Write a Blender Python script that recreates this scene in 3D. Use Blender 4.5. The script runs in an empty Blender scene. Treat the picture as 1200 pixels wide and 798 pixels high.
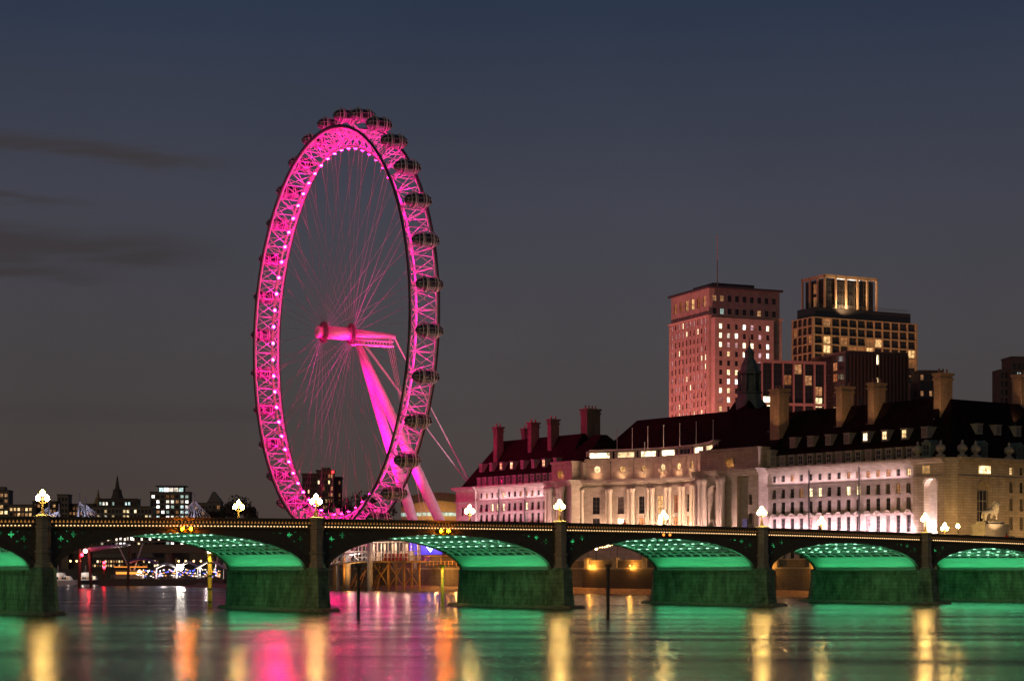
import bpy, bmesh, math, random
from mathutils import Vector, Matrix
from mathutils.geometry import tessellate_polygon
random.seed(7)
R = math.radians
SC = bpy.context.scene
COL = SC.collection

# ------------------------------------------------------------------ camera
HC = 5.5            # eye height above the low-tide water
FPX = 2240.0
cam_data = bpy.data.cameras.new('camera')
cam = bpy.data.objects.new('camera', cam_data)
COL.objects.link(cam)
cam.location = (0, 0, HC)
cam.rotation_euler = (R(90), 0, 0)
cam_data.sensor_width = 36
cam_data.lens = FPX / 1200 * 36
cam_data.shift_y = 270 / 1200
cam_data.clip_start = 0.5
cam_data.clip_end = 20000
SC.camera = cam

# ------------------------------------------------------------------ night sky
world = bpy.data.worlds.new('World')
SC.world = world
world.use_nodes = True
wn, wl = world.node_tree.nodes, world.node_tree.links
wn.clear()
SUN_EL, SUN_ROT = -4.0, 208.0

def nmath(op, a, b=None, c=None, nodes=wn, links=wl):
    n = nodes.new('ShaderNodeMath'); n.operation = op
    for i, v in enumerate((a, b, c)):
        if v is None: continue
        if isinstance(v, (int, float)): n.inputs[i].default_value = v
        else: links.new(v, n.inputs[i])
    return n.outputs[0]

w_out = wn.new('ShaderNodeOutputWorld')
w_tc = wn.new('ShaderNodeTexCoord')
w_sep = wn.new('ShaderNodeSeparateXYZ'); wl.new(w_tc.outputs['Generated'], w_sep.inputs[0])
sx_, sy_, sz_ = w_sep.outputs
w_sky = wn.new('ShaderNodeTexSky'); w_sky.sky_type = 'NISHITA'; w_sky.sun_disc = False
w_sky.sun_elevation = R(SUN_EL); w_sky.sun_rotation = R(SUN_ROT)
w_bg1 = wn.new('ShaderNodeBackground'); wl.new(w_sky.outputs[0], w_bg1.inputs[0]); w_bg1.inputs[1].default_value = 0.05
ramp = wn.new('ShaderNodeValToRGB'); wl.new(nmath('MULTIPLY', sz_, 2.5), ramp.inputs[0])
rs = ramp.color_ramp.elements
SKY_STOPS = [(0.0, (0.070, 0.047, 0.037)), (0.07, (0.067, 0.048, 0.041)), (0.17, (0.064, 0.053, 0.051)), (0.30, (0.063, 0.058, 0.063)),
             (0.48, (0.051, 0.054, 0.074)), (0.72, (0.024, 0.037, 0.068)), (1.0, (0.012, 0.023, 0.048))]
rs[0].position, rs[0].color = SKY_STOPS[0][0], (*SKY_STOPS[0][1], 1)
rs[1].position, rs[1].color = SKY_STOPS[-1][0], (*SKY_STOPS[-1][1], 1)
for p_, c_ in SKY_STOPS[1:-1]:
    e_ = rs.new(p_); e_.color = (*c_, 1)
# stretched cloud streaks in the north-western sky: azimuth tangent A, elevation tangent E
yy = nmath('MAXIMUM', sy_, 0.05)
A_ = nmath('DIVIDE', sx_, yy); E_ = nmath('DIVIDE', sz_, yy)
w_cmb = wn.new('ShaderNodeCombineXYZ')
wl.new(nmath('MULTIPLY', A_, 14.0), w_cmb.inputs[0]); wl.new(nmath('MULTIPLY', E_, 110.0), w_cmb.inputs[1])
w_noise = wn.new('ShaderNodeTexNoise'); wl.new(w_cmb.outputs[0], w_noise.inputs['Vector'])
w_noise.inputs['Scale'].default_value = 1.0; w_noise.inputs['Detail'].default_value = 6; w_noise.inputs['Roughness'].default_value = 0.55
nz = w_noise.outputs[0]
def band(a0, a1, e0, slope, wid, amt):
    e = nmath('SUBTRACT', nmath('ADD', E_, nmath('MULTIPLY', nmath('SUBTRACT', nz, 0.5), 0.022)), nmath('MULTIPLY_ADD', nmath('SUBTRACT', A_, a0), slope, e0))
    g = nmath('POWER', 2.718, nmath('MULTIPLY', nmath('POWER', nmath('ABSOLUTE', nmath('DIVIDE', e, wid)), 2.0), -1.0))
    mr = wn.new('ShaderNodeMapRange'); mr.interpolation_type = 'SMOOTHSTEP'
    wl.new(A_, mr.inputs[0]); mr.inputs[1].default_value = a1; mr.inputs[2].default_value = a1 - 0.08; mr.inputs[3].default_value = 0; mr.inputs[4].default_value = 1
    return nmath('MULTIPLY', nmath('MULTIPLY', g, mr.outputs[0]), amt)
cl = band(-.268, -.125, .2235, -.085, .0046, .95)
for b_ in ((-.268, -.20, .194, -.06, .0028, .95), (-.268, -.21, .178, -.05, .0052, .8), (-.268, -.13, .169, -.02, .0075, .95),
           (-.268, -.19, .156, -.03, .0038, .95), (-.268, .02, .082, 0.0, .004, .18), (-.2, -.06, .255, -.05, .006, .12)):
    cl = nmath('ADD', cl, band(*b_))
cl = nmath('MINIMUM', nmath('MULTIPLY', cl, nmath('MULTIPLY_ADD', nz, 1.2, 0.35)), 0.9)
w_mix = wn.new('ShaderNodeMix'); w_mix.data_type = 'RGBA'
wl.new(cl, w_mix.inputs[0]); wl.new(ramp.outputs[0], w_mix.inputs[6]); w_mix.inputs[7].default_value = (.044, .038, .041, 1)
w_n2 = wn.new('ShaderNodeTexNoise'); wl.new(w_tc.outputs['Generated'], w_n2.inputs['Vector']); w_n2.inputs['Scale'].default_value = 5.0; w_n2.inputs['Detail'].default_value = 4
w_bg2 = wn.new('ShaderNodeBackground'); wl.new(w_mix.outputs[2], w_bg2.inputs[0]); wl.new(nmath('MULTIPLY_ADD', w_n2.outputs[0], .30, .85), w_bg2.inputs[1])
w_add = wn.new('ShaderNodeAddShader'); wl.new(w_bg1.outputs[0], w_add.inputs[0]); wl.new(w_bg2.outputs[0], w_add.inputs[1])
wl.new(w_add.outputs[0], w_out.inputs[0])

# weak warm sun lamp added in place of the west-bank street lights
sun_d = bpy.data.lights.new('sun', 'SUN'); sun_d.energy = 0.22; sun_d.angle = R(20); sun_d.color = (1, .78, .45)
sun = bpy.data.objects.new('sun', sun_d); COL.objects.link(sun); sun.rotation_euler = (R(83), 0, R(-28))

SC.view_settings.view_transform = 'Standard'
SC.view_settings.look = 'None'
SC.view_settings.exposure = 0.0
SC.view_settings.gamma = 1.0
SC.view_settings.use_curve_mapping = False
SC.render.engine = 'CYCLES'
SC.cycles.use_denoising = True
SC.cycles.max_bounces = 6
SC.cycles.diffuse_bounces = 2
SC.cycles.glossy_bounces = 3
SC.cycles.transmission_bounces = 4
SC.cycles.sample_clamp_indirect = 4.0
SC.cycles.use_light_tree = True
SC.cycles.caustics_reflective = False
SC.cycles.caustics_refractive = False

# ------------------------------------------------------------------ materials
MATS = {}
def mat(name, col, rough=.7, metal=0., var=.25, scale=1.5, bump=0., bscale=None, emit=None, es=1., stretch=(1, 1, 1), spec=.5, col2=None):
    if name in MATS: return MATS[name]
    m = bpy.data.materials.new(name); m.use_nodes = True; MATS[name] = m
    n, l = m.node_tree.nodes, m.node_tree.links
    b = n['Principled BSDF']
    b.inputs['Roughness'].default_value = rough; b.inputs['Metallic'].default_value = metal
    b.inputs['Specular IOR Level'].default_value = spec
    if var or bump or col2:
        tc = n.new('ShaderNodeTexCoord'); mp = n.new('ShaderNodeMapping'); l.new(tc.outputs['Object'], mp.inputs[0])
        mp.inputs['Scale'].default_value = stretch
        nz = n.new('ShaderNodeTexNoise'); l.new(mp.outputs[0], nz.inputs['Vector'])
        nz.inputs['Scale'].default_value = scale; nz.inputs['Detail'].default_value = 8; nz.inputs['Roughness'].default_value = .62
        rp = n.new('ShaderNodeValToRGB'); l.new(nz.outputs[0], rp.inputs[0])
        rp.color_ramp.elements[0].position = .3; rp.color_ramp.elements[1].position = .7
        c0 = col2 or [c * (1 - var) for c in col]; c1 = [min(1, c * (1 + var * .6)) for c in col]
        rp.color_ramp.elements[0].color = (*c0, 1); rp.color_ramp.elements[1].color = (*c1, 1)
        l.new(rp.outputs[0], b.inputs['Base Color'])
        if bump:
            n2 = n.new('ShaderNodeTexNoise'); l.new(mp.outputs[0], n2.inputs['Vector']); n2.inputs['Scale'].default_value = bscale or scale * 4; n2.inputs['Detail'].default_value = 6
            bp = n.new('ShaderNodeBump'); bp.inputs['Strength'].default_value = bump; bp.inputs['Distance'].default_value = .1
            l.new(n2.outputs[0], bp.inputs['Height']); l.new(bp.outputs[0], b.inputs['Normal'])
    else:
        b.inputs['Base Color'].default_value = (*col, 1)
    if emit:
        b.inputs['Emission Color'].default_value = (*emit, 1); b.inputs['Emission Strength'].default_value = es
    return m

def courses(name, col, course=.6, mortar=.55, rough=.85, var=.3, length=1.4, col2=None, scale=.35, stretch=(1.6, 1.6, .35), bump=.25):
    """ashlar / brick courses laid by world height, with weathering"""
    if name in MATS: return MATS[name]
    m = mat(name, col, rough, var=var, scale=scale, bump=bump, bscale=3, col2=col2, stretch=stretch)
    n, l = m.node_tree.nodes, m.node_tree.links
    b = n['Principled BSDF']; src = b.inputs['Base Color'].links[0].from_socket
    geo = n.new('ShaderNodeNewGeometry'); sp = n.new('ShaderNodeSeparateXYZ'); l.new(geo.outputs['Position'], sp.inputs[0])
    # run along the wall: the horizontal axis at right angles to the normal
    cr = n.new('ShaderNodeVectorMath'); cr.operation = 'CROSS_PRODUCT'; l.new(geo.outputs['True Normal'], cr.inputs[0]); cr.inputs[1].default_value = (0, 0, 1)
    dt = n.new('ShaderNodeVectorMath'); dt.operation = 'DOT_PRODUCT'; l.new(cr.outputs[0], dt.inputs[0]); l.new(geo.outputs['Position'], dt.inputs[1])
    cb = n.new('ShaderNodeCombineXYZ'); l.new(dt.outputs['Value'], cb.inputs[0]); l.new(sp.outputs[2], cb.inputs[1])
    br = n.new('ShaderNodeTexBrick'); l.new(cb.outputs[0], br.inputs['Vector'])
    br.inputs['Scale'].default_value = 1; br.inputs['Brick Width'].default_value = length; br.inputs['Row Height'].default_value = course
    br.inputs['Mortar Size'].default_value = .035; br.inputs['Color1'].default_value = (1, 1, 1, 1); br.inputs['Color2'].default_value = (.78, .77, .75, 1)
    br.inputs['Mortar'].default_value = (mortar, mortar, mortar, 1)
    mx = n.new('ShaderNodeMix'); mx.data_type = 'RGBA'; mx.blend_type = 'MULTIPLY'; mx.inputs[0].default_value = 1
    l.new(src, mx.inputs[6]); l.new(br.outputs[0], mx.inputs[7]); l.new(mx.outputs[2], b.inputs['Base Color'])
    return m

def room(name, col, s):
    """lit room behind a pane: lamps and blinds make each window and each patch of it differ"""
    m = glow(name, col, s); n, l = m.node_tree.nodes, m.node_tree.links; b = n['Principled BSDF']
    geo = n.new('ShaderNodeNewGeometry'); nz = n.new('ShaderNodeTexNoise'); l.new(geo.outputs['Position'], nz.inputs['Vector']); nz.inputs['Scale'].default_value = .9; nz.inputs['Detail'].default_value = 2
    oi = n.new('ShaderNodeObjectInfo')
    a = nmath('MULTIPLY_ADD', oi.outputs['Random'], 1.3, .25, n, l); c = nmath('MULTIPLY_ADD', nz.outputs[0], 3.2, -.7, n, l)
    l.new(nmath('MAXIMUM', nmath('MULTIPLY', nmath('MULTIPLY', a, c, None, n, l), s, None, n, l), s * .06, None, n, l), b.inputs['Emission Strength'])
    mx = n.new('ShaderNodeMix'); mx.data_type = 'RGBA'; l.new(oi.outputs['Random'], mx.inputs[0]); mx.inputs[6].default_value = (*col, 1); mx.inputs[7].default_value = (col[0], min(1, col[1] * 1.25), min(1, col[2] * 1.7), 1)
    l.new(mx.outputs[2], b.inputs['Emission Color']); return m

def glow(name, col, s):
    if name in MATS: return MATS[name]
    m = bpy.data.materials.new(name); m.use_nodes = True; MATS[name] = m
    b = m.node_tree.nodes['Principled BSDF']
    b.inputs['Base Color'].default_value = (.3 * col[0], .3 * col[1], .3 * col[2], 1); b.inputs['Emission Color'].default_value = (*col, 1); b.inputs['Emission Strength'].default_value = s
    b.inputs['Roughness'].default_value = .3
    return m

# ------------------------------------------------------------------ mesh building
class MB:
    def __init__(s): s.v = []; s.f = []; s.m = []; s.smooth = []
    def quad(s, pts, mi=0, sm=False):
        i = len(s.v); s.v += [tuple(p) for p in pts]; s.f.append(tuple(range(i, i + len(pts)))); s.m.append(mi); s.smooth.append(sm)
    def faces(s, vs, fs, mi=0, sm=False):
        i = len(s.v); s.v += [tuple(p) for p in vs]
        for f in fs: s.f.append(tuple(i + k for k in f)); s.m.append(mi); s.smooth.append(sm)
    def hexa(s, p, mi=0):      # 8 corners: bottom 4 ccw, top 4 ccw
        s.faces(p, [(3, 2, 1, 0), (4, 5, 6, 7), (0, 1, 5, 4), (1, 2, 6, 5), (2, 3, 7, 6), (3, 0, 4, 7)], mi)
    def box(s, O, sx, sy, z0, z1, ux=(1, 0), uy=None, mi=0):
        """footprint from corner O along ux by sx and uy by sy"""
        uy = uy or (-ux[1], ux[0])
        a = [(O[0] + ux[0] * i * sx + uy[0] * j * sy, O[1] + ux[1] * i * sx + uy[1] * j * sy) for i, j in ((0, 0), (1, 0), (1, 1), (0, 1))]
        s.hexa([(x, y, z0) for x, y in a] + [(x, y, z1) for x, y in a], mi)
    def cbox(s, c, sx, sy, sz, ux=(1, 0), mi=0):
        uy = (-ux[1], ux[0])
        s.box((c[0] - ux[0] * sx / 2 - uy[0] * sy / 2, c[1] - ux[1] * sx / 2 - uy[1] * sy / 2), sx, sy, c[2] - sz / 2, c[2] + sz / 2, ux, uy, mi)
    def tube(s, p0, p1, r0, r1=None, n=6, mi=0, caps=True):
        p0, p1 = Vector(p0), Vector(p1); r1 = r0 if r1 is None else r1
        d = (p1 - p0)
        if d.length < 1e-6: return
        d.normalize(); a = d.orthogonal().normalized(); b = d.cross(a)
        vs = []
        for p, r in ((p0, r0), (p1, r1)):
            for k in range(n):
                t = 2 * math.pi * k / n; vs.append(p + (a * math.cos(t) + b * math.sin(t)) * r)
        fs = [(k, (k + 1) % n, n + (k + 1) % n, n + k) for k in range(n)]
        if caps: fs += [tuple(range(n - 1, -1, -1)), tuple(range(n, 2 * n))]
        s.faces(vs, fs, mi, n > 6)
    def lathe(s, c, prof, n=12, mi=0, ax=None):
        """profile [(r, z)] turned about a vertical axis at c"""
        vs = []; m = len(prof)
        for r, z in prof:
            for k in range(n):
                t = 2 * math.pi * k / n; vs.append((c[0] + r * math.cos(t), c[1] + r * math.sin(t), c[2] + z))
        fs = [(j * n + k, j * n + (k + 1) % n, (j + 1) * n + (k + 1) % n, (j + 1) * n + k) for j in range(m - 1) for k in range(n)]
        fs += [tuple(range(n - 1, -1, -1)), tuple((m - 1) * n + k for k in range(n))]
        s.faces(vs, fs, mi, n > 8)
    def ball(s, c, r, n=10, mi=0, sq=1.0):
        s.lathe(c, [(max(.02, math.sin(math.pi * j / n)) * r, -math.cos(math.pi * j / n) * r * sq) for j in range(n + 1)], n + 2, mi)
    def loft(s, rings, mi=0, caps=True, sm=False):
        n = len(rings[0]); vs = [p for r in rings for p in r]
        fs = [(j * n + k, j * n + (k + 1) % n, (j + 1) * n + (k + 1) % n, (j + 1) * n + k) for j in range(len(rings) - 1) for k in range(n)]
        if caps: fs += [tuple(range(n - 1, -1, -1)), tuple((len(rings) - 1) * n + k for k in range(n))]
        s.faces(vs, fs, mi, sm)
    def torus(s, c, e1, e2, a, Rr, r, seg=96, n=6, mi=0, ra=None):
        ra = ra or r; c, e1, e2, a = Vector(c), Vector(e1), Vector(e2), Vector(a); vs = []
        for j in range(seg):
            t = 2 * math.pi * j / seg; rad = e1 * math.cos(t) + e2 * math.sin(t)
            for k in range(n):
                q = 2 * math.pi * (k + .5) / n; vs.append(c + rad * (Rr + r * math.cos(q)) + a * (ra * math.sin(q)))
        s.faces(vs, [(j * n + k, j * n + (k + 1) % n, ((j + 1) % seg) * n + (k + 1) % n, ((j + 1) % seg) * n + k) for j in range(seg) for k in range(n)], mi, True)
    def build(s, name, mats, parent=None, loc=None, link=True):
        if not isinstance(mats, (list, tuple)): mats = [mats]
        loc = Vector(loc) if loc is not None else Vector((0, 0, 0))
        base = wloc(parent) if parent is not None else loc
        me = bpy.data.meshes.new(name)
        me.from_pydata([(x - base[0], y - base[1], z - base[2]) for x, y, z in s.v], [], s.f)
        for k in mats: me.materials.append(k)
        me.polygons.foreach_set('material_index', s.m); me.polygons.foreach_set('use_smooth', s.smooth)
        bm = bmesh.new(); bm.from_mesh(me); bmesh.ops.recalc_face_normals(bm, faces=bm.faces); bm.to_mesh(me); bm.free()
        o = bpy.data.objects.new(name, me); COL.objects.link(o)
        if parent is not None: o.parent = parent
        else: o.location = loc
        return o

def wloc(o):
    v = Vector(o.location)
    while o.parent: o = o.parent; v = v + Vector(o.location)
    return v
def thing(name, label, cat, loc, group=None, rz=0):
    o = bpy.data.objects.new(name, None); COL.objects.link(o); o.location = loc; o.rotation_euler = (0, 0, rz); o.empty_display_size = .5
    tag(o, label, cat, group); return o
def tag(o, label=None, cat=None, group=None, kind=None):
    for k, v in (('label', label), ('category', cat), ('group', group), ('kind', kind)):
        if v: o[k] = v
    return o
def kids(o): return [c for c in bpy.data.objects if c.parent is o]
def copy_thing(root, loc, label, rz=None):
    r = root.copy(); COL.objects.link(r); r.location = loc; r['label'] = label
    if rz is not None: r.rotation_euler = (0, 0, rz)
    for ch in list(root.children):
        c = ch.copy(); COL.objects.link(c); c.parent = r
        for g in list(ch.children):
            d = g.copy(); COL.objects.link(d); d.parent = c
    return r
def light(kind, name, loc, power, col, parent=None, size=.3, size_y=None, aim=None, spot=60, blend=.6, radius=.15):
    d = bpy.data.lights.new(name, kind); d.energy = power; d.color = col
    if kind == 'AREA':
        d.size = size
        if size_y: d.shape = 'RECTANGLE'; d.size_y = size_y
    elif kind == 'SPOT':
        d.spot_size = R(spot); d.spot_blend = blend; d.shadow_soft_size = radius
    else: d.shadow_soft_size = radius
    o = bpy.data.objects.new(name, d); COL.objects.link(o)
    p = Vector(loc)
    if aim is not None:
        dirv = (Vector(aim) - p).normalized(); o.rotation_euler = dirv.to_track_quat('-Z', 'Y').to_euler()
    o.location = p - (wloc(parent) if parent else Vector())
    if parent: o.parent = parent
    return o
def at(x, y, Y):          # the point at depth Y seen at photo pixel (x, y)
    return Vector(((x - 600) / FPX * Y, Y, HC + (669 - y) / FPX * Y))
def lerp(a, b, t): return a + (b - a) * t
# ------------------------------------------------------------------ frames of the place
P0 = Vector((-59.4, 242.0)); BD = Vector((.8506, .5258)); BN = Vector((-.5258, .8506))   # bridge: along, across (downstream)
BW = 26.5
def B(s, t, z): return (P0.x + BD.x * s + BN.x * t, P0.y + BD.y * s + BN.y * t, z)
def zt(s): return 12.72 - 1.0e-4 * (s - 58.25) ** 2     # parapet top, hog-backed
C0 = Vector((98.3, 432.0)); CU = Vector((-.581, .814)); CV = Vector((.814, .581))       # riverside hall: along its river front, inland
def H(u, v, z): return (C0.x + CU.x * u + CV.x * v, C0.y + CU.y * u + CV.y * v, z)
EU = Vector((-.571, .821)); EV = Vector((.821, .571)); E0 = Vector((23.5, 470.0))       # embankment wall line
def E(u, v, z): return (E0.x + EU.x * u + EV.x * v, E0.y + EU.y * u + EV.y * v, z)
GZ = 7.0

# ------------------------------------------------------------------ water, ground, foreshore
def water_mat():
    m = bpy.data.materials.new('river_water'); m.use_nodes = True
    n, l = m.node_tree.nodes, m.node_tree.links; b = n['Principled BSDF']
    b.inputs['Base Color'].default_value = (.012, .013, .012, 1); b.inputs['IOR'].default_value = 1.333; b.inputs['Specular IOR Level'].default_value = .32
    tc = n.new('ShaderNodeTexCoord')
    def noise(sc, scale, det):
        mp = n.new('ShaderNodeMapping'); l.new(tc.outputs['Object'], mp.inputs[0]); mp.inputs['Scale'].default_value = sc; mp.inputs['Rotation'].default_value = (0, 0, R(6))
        z = n.new('ShaderNodeTexNoise'); l.new(mp.outputs[0], z.inputs['Vector']); z.inputs['Scale'].default_value = scale; z.inputs['Detail'].default_value = det
        return z.outputs[0]
    a = noise((.05, .50, 1), 1.0, 4); c = noise((.010, .08, 1), 1.0, 3); d = noise((.22, 1.6, 1), 1.0, 3)
    ad = n.new('ShaderNodeMath'); ad.operation = 'MULTIPLY_ADD'; l.new(c, ad.inputs[0]); ad.inputs[1].default_value = 2.0; l.new(a, ad.inputs[2])
    ad2 = n.new('ShaderNodeMath'); ad2.operation = 'MULTIPLY_ADD'; l.new(d, ad2.inputs[0]); ad2.inputs[1].default_value = .45; l.new(ad.outputs[0], ad2.inputs[2])
    bp = n.new('ShaderNodeBump'); bp.inputs['Strength'].default_value = .34; bp.inputs['Distance'].default_value = .12
    l.new(ad2.outputs[0], bp.inputs['Height']); l.new(bp.outputs[0], b.inputs['Normal'])
    mr = n.new('ShaderNodeMapRange'); l.new(c, mr.inputs[0]); mr.inputs[1].default_value = .35; mr.inputs[2].default_value = .65; mr.inputs[3].default_value = .18; mr.inputs[4].default_value = .27
    l.new(mr.outputs[0], b.inputs['Roughness'])
    return m
w = MB(); w.quad([(-1500, -200, 0), (1500, -200, 0), (1500, 2500, 0), (-1500, 2500, 0)])
tag(w.build('river_water', water_mat()), kind='structure')
g = MB(); g.quad([(-9000, -3000, -5), (9000, -3000, -5), (9000, 15000, -5), (-9000, 15000, -5)])
tag(g.build('ground', mat('river_bed', (.06, .05, .04))), kind='structure')
# the built-up banks: the east bank right of the embankment line, the north bank round the bend
g = MB()
pts = [E(-420, 1.2, GZ), E(180, 1.2, GZ)]
pts = [(x, y) for x, y, _ in pts] + [(-100, 720), (-90, 900), (0, 1150), (60, 1300), (-700, 1320), (-6000, 1400), (-6000, 12000), (6000, 12000), (6000, 0)]
vs = [(x, y, GZ) for x, y in pts] + [(x, y, -4) for x, y in pts]; n_ = len(pts)
g.faces(vs, [tuple(range(n_))] + [(i, (i + 1) % n_, n_ + (i + 1) % n_, n_ + i) for i in range(n_)])
tag(g.build('bank_terrain', mat('bank_paving', (.13, .115, .10), .9, scale=.05)), kind='structure')
# gravel foreshore uncovered at low tide
g = MB(); NS = 60
vs = []
for i in range(NS + 1):
    u = lerp(-150, 230, i / NS); wv = -(9 + 8 * math.exp(-((u - 62) / 22) ** 2)) + 1.6 * math.sin(u * .21) + 1.2 * math.sin(u * .53)
    for k, (f, z) in enumerate(((1, -.35), (.75, .12), (.5, .5), (.2, 1.0), (0, 1.4))): vs.append(E(u, wv * f, z + .12 * math.sin(u * .9 + k * 2)))
g.faces(vs, [(i * 5 + k, (i + 1) * 5 + k, (i + 1) * 5 + k + 1, i * 5 + k + 1) for i in range(NS) for k in range(4)], 0, True)
tag(g.build('foreshore_gravel', mat('gravel', (.24, .18, .11), .95, var=.6, scale=1.2, bump=1.0, bscale=2.2)), kind='structure')

# embankment wall with pedestals and a timber-faced foot
th = thing('embankment_wall', 'long dark stone embankment wall along the far river edge with a string of pedestals', 'wall', E(0, 0, 0))
m_emb = courses('embankment_stone', (.19, .15, .11), .55, .5)
mb = MB(); mb.box(E(-230, 0, 0), 410, 1.3, -3, 6.0, tuple(EU), tuple(EV)); mb.build('wall_base', m_emb, th)
mb = MB(); mb.box(E(-230, -.18, 0), 410, 1.6, 6.0, 6.35, tuple(EU), tuple(EV)); mb.build('ledge', mat('pale_coping', (.34, .29, .22)), th)
mb = MB(); mb.box(E(-230, .25, 0), 410, .7, 6.35, 8.0, tuple(EU), tuple(EV)); mb.build('parapet', m_emb, th)
mb = MB(); mb.box(E(-230, .12, 0), 410, .95, 8.0, 8.22, tuple(EU), tuple(EV)); mb.build('coping', mat('pale_coping', (.34, .29, .22)), th)
m_tim = mat('wet_timber', (.07, .05, .035), .6, var=.5, scale=2, stretch=(1, 1, 4))
mb = MB()
for k in range(9): mb.box(E(-60, -.22 - .015 * (k % 2), 0), 70, .2, 1.3 + k * .5, 1.72 + k * .5, tuple(EU), tuple(EV))
mb.build('timber_fendering', m_tim, th)
for k in range(34):
    u = -210 + k * 11.5
    mb = MB(); mb.cbox(E(u, .5, 7.45), 1.5, 1.5, 2.2, tuple(EU)); mb.cbox(E(u, .5, 8.72), 1.8, 1.8, .3, tuple(EU)); mb.build('pedestal', mat('pale_coping', (.34, .29, .22)), th)

# ------------------------------------------------------------------ the arch bridge
PIERS = [-70.4 - 1.65 + 3.3 - 1.5, -35.2, 0.0, 38.3, 78.2, 116.5, 151.7, 182.0]
PIERS[0] = -65.5
bridge = thing('arch_bridge', 'long low bridge of green-lit iron arches on dark stone piers crossing the river', 'bridge', B(58, 0, 0))
m_iron = mat('dark_green_iron', (.125, .105, .06), .55, var=.3, scale=2.5, bump=.1)
m_trim = mat('olive_iron_trim', (.16, .13, .07), .5, var=.3, scale=2)
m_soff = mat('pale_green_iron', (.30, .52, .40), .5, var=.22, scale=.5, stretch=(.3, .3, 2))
m_deckund = mat('shaded_plate', (.05, .11, .08), .7)  # shade between the ribs put into the plate's dark colour
m_ribp = mat('lit_rib_iron', (.62, .74, .66), .5, var=.15, scale=1)  # lamplight on the ribs put into this whiter colour
m_stone = courses('mossy_granite', (.20, .30, .16), .62, .6, .9, .6, 1.5, col2=(.05, .085, .04), scale=.7, stretch=(1, 1, .5), bump=.8)
m_pilast = courses('pilaster_stone', (.45, .39, .25), .7, .7)
m_foot = mat('algae_stone', (.22, .19, .12), .95, var=.5, scale=1.5, bump=.7)
m_led = glow('warm_led', (1, .60, .26), 2.5)
m_back = glow('amber_glow_stand_in', (1, .40, .09), .38)

def strip(mb, S, t0, t1, f0, f1, mi=0):
    rings = [[B(s, t0, f0(s)), B(s, t0, f1(s)), B(s, t1, f1(s)), B(s, t1, f0(s))] for s in S]
    mb.loft(rings, mi)
def frange(a, b, n): return [lerp(a, b, i / n) for i in range(n + 1)]

S_all = frange(PIERS[0] - 12, PIERS[-1] + 22, 72)
mb = MB(); strip(mb, S_all, .45, BW - .45, lambda s: zt(s) - 1.75, lambda s: zt(s) - 1.15); mb.build('road_deck', mat('asphalt', (.05, .05, .05), .9), bridge)
for nm, tA, sg in (('upstream', 0.0, 1), ('downstream', BW, -1)):
    o = lambda t: tA + sg * t
    mb = MB()
    strip(mb, S_all, o(-.16), o(.42), lambda s: zt(s) - .16, lambda s: zt(s)); mb.build('coping', m_trim, bridge)
    mb = MB(); strip(mb, S_all, o(-.05), o(.38), lambda s: zt(s) - .86, lambda s: zt(s) - .72)
    strip(mb, S_all, o(-.30), o(.38), lambda s: zt(s) - 1.02, lambda s: zt(s) - .86)
    strip(mb, S_all, o(-.02), o(.40), lambda s: zt(s) - 1.16, lambda s: zt(s) - 1.02)
    strip(mb, S_all, o(-.18), o(.40), lambda s: zt(s) - 1.48, lambda s: zt(s) - 1.30)
    strip(mb, S_all, o(-.02), o(.40), lambda s: zt(s) - 1.30, lambda s: zt(s) - 1.16); mb.build('cornice', m_iron, bridge)
# pierced trefoil parapet; the added glowing plate stands for street light shining through
S_span = []
for i in range(len(PIERS) - 1): S_span.append((PIERS[i], PIERS[i + 1]))
pp = MB(); n_t = int((S_all[-1] - S_all[0]) / .5)
for i in range(n_t):
    s0 = S_all[0] + i * .5; z = zt(s0 + .25); lo, hi = z - .72, z - .16
    a, b, c = (s0, hi), (s0 + .5, hi), (s0 + .25, lo)
    # inverted teeth between triangular openings, front and thickness
    pts = [(s0 - .25 + .075, lo), (s0 + .25 - .075, lo), (s0 + .04, hi), (s0 - .04, hi)]
    pts = [(s0 - .06, lo), (s0 + .06, lo), (s0 + .25, hi - .14), (s0 + .25, hi), (s0 - .25, hi), (s0 - .25, hi - .14)]
    fr = [B(s, .0, zz) for s, zz in pts]; bk = [B(s, .2, zz) for s, zz in pts]
    pp.loft([fr, bk])
tag(pp.build('pierced_parapet', m_iron, bridge), kind='stuff')
mb = MB(); strip(mb, S_all, .26, .30, lambda s: zt(s) - .72, lambda s: zt(s) - .16); mb.build('parapet_glow_plate', m_back, bridge)
mb = MB(); strip(mb, S_all, BW - .30, BW - .02, lambda s: zt(s) - .72, lambda s: zt(s) - .16); mb.build('far_parapet', m_trim, bridge)
mb = MB(); i = 0
s = S_all[0]
while s < S_all[-1]:
    if all(abs(s - p) > 1.25 for p in PIERS): mb.cbox(B(s, -.12, zt(s) - 1.10), .14, .12, .11, tuple(BD))
    s += .48
tag(mb.build('led_dots', m_led, bridge), kind='stuff')

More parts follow.
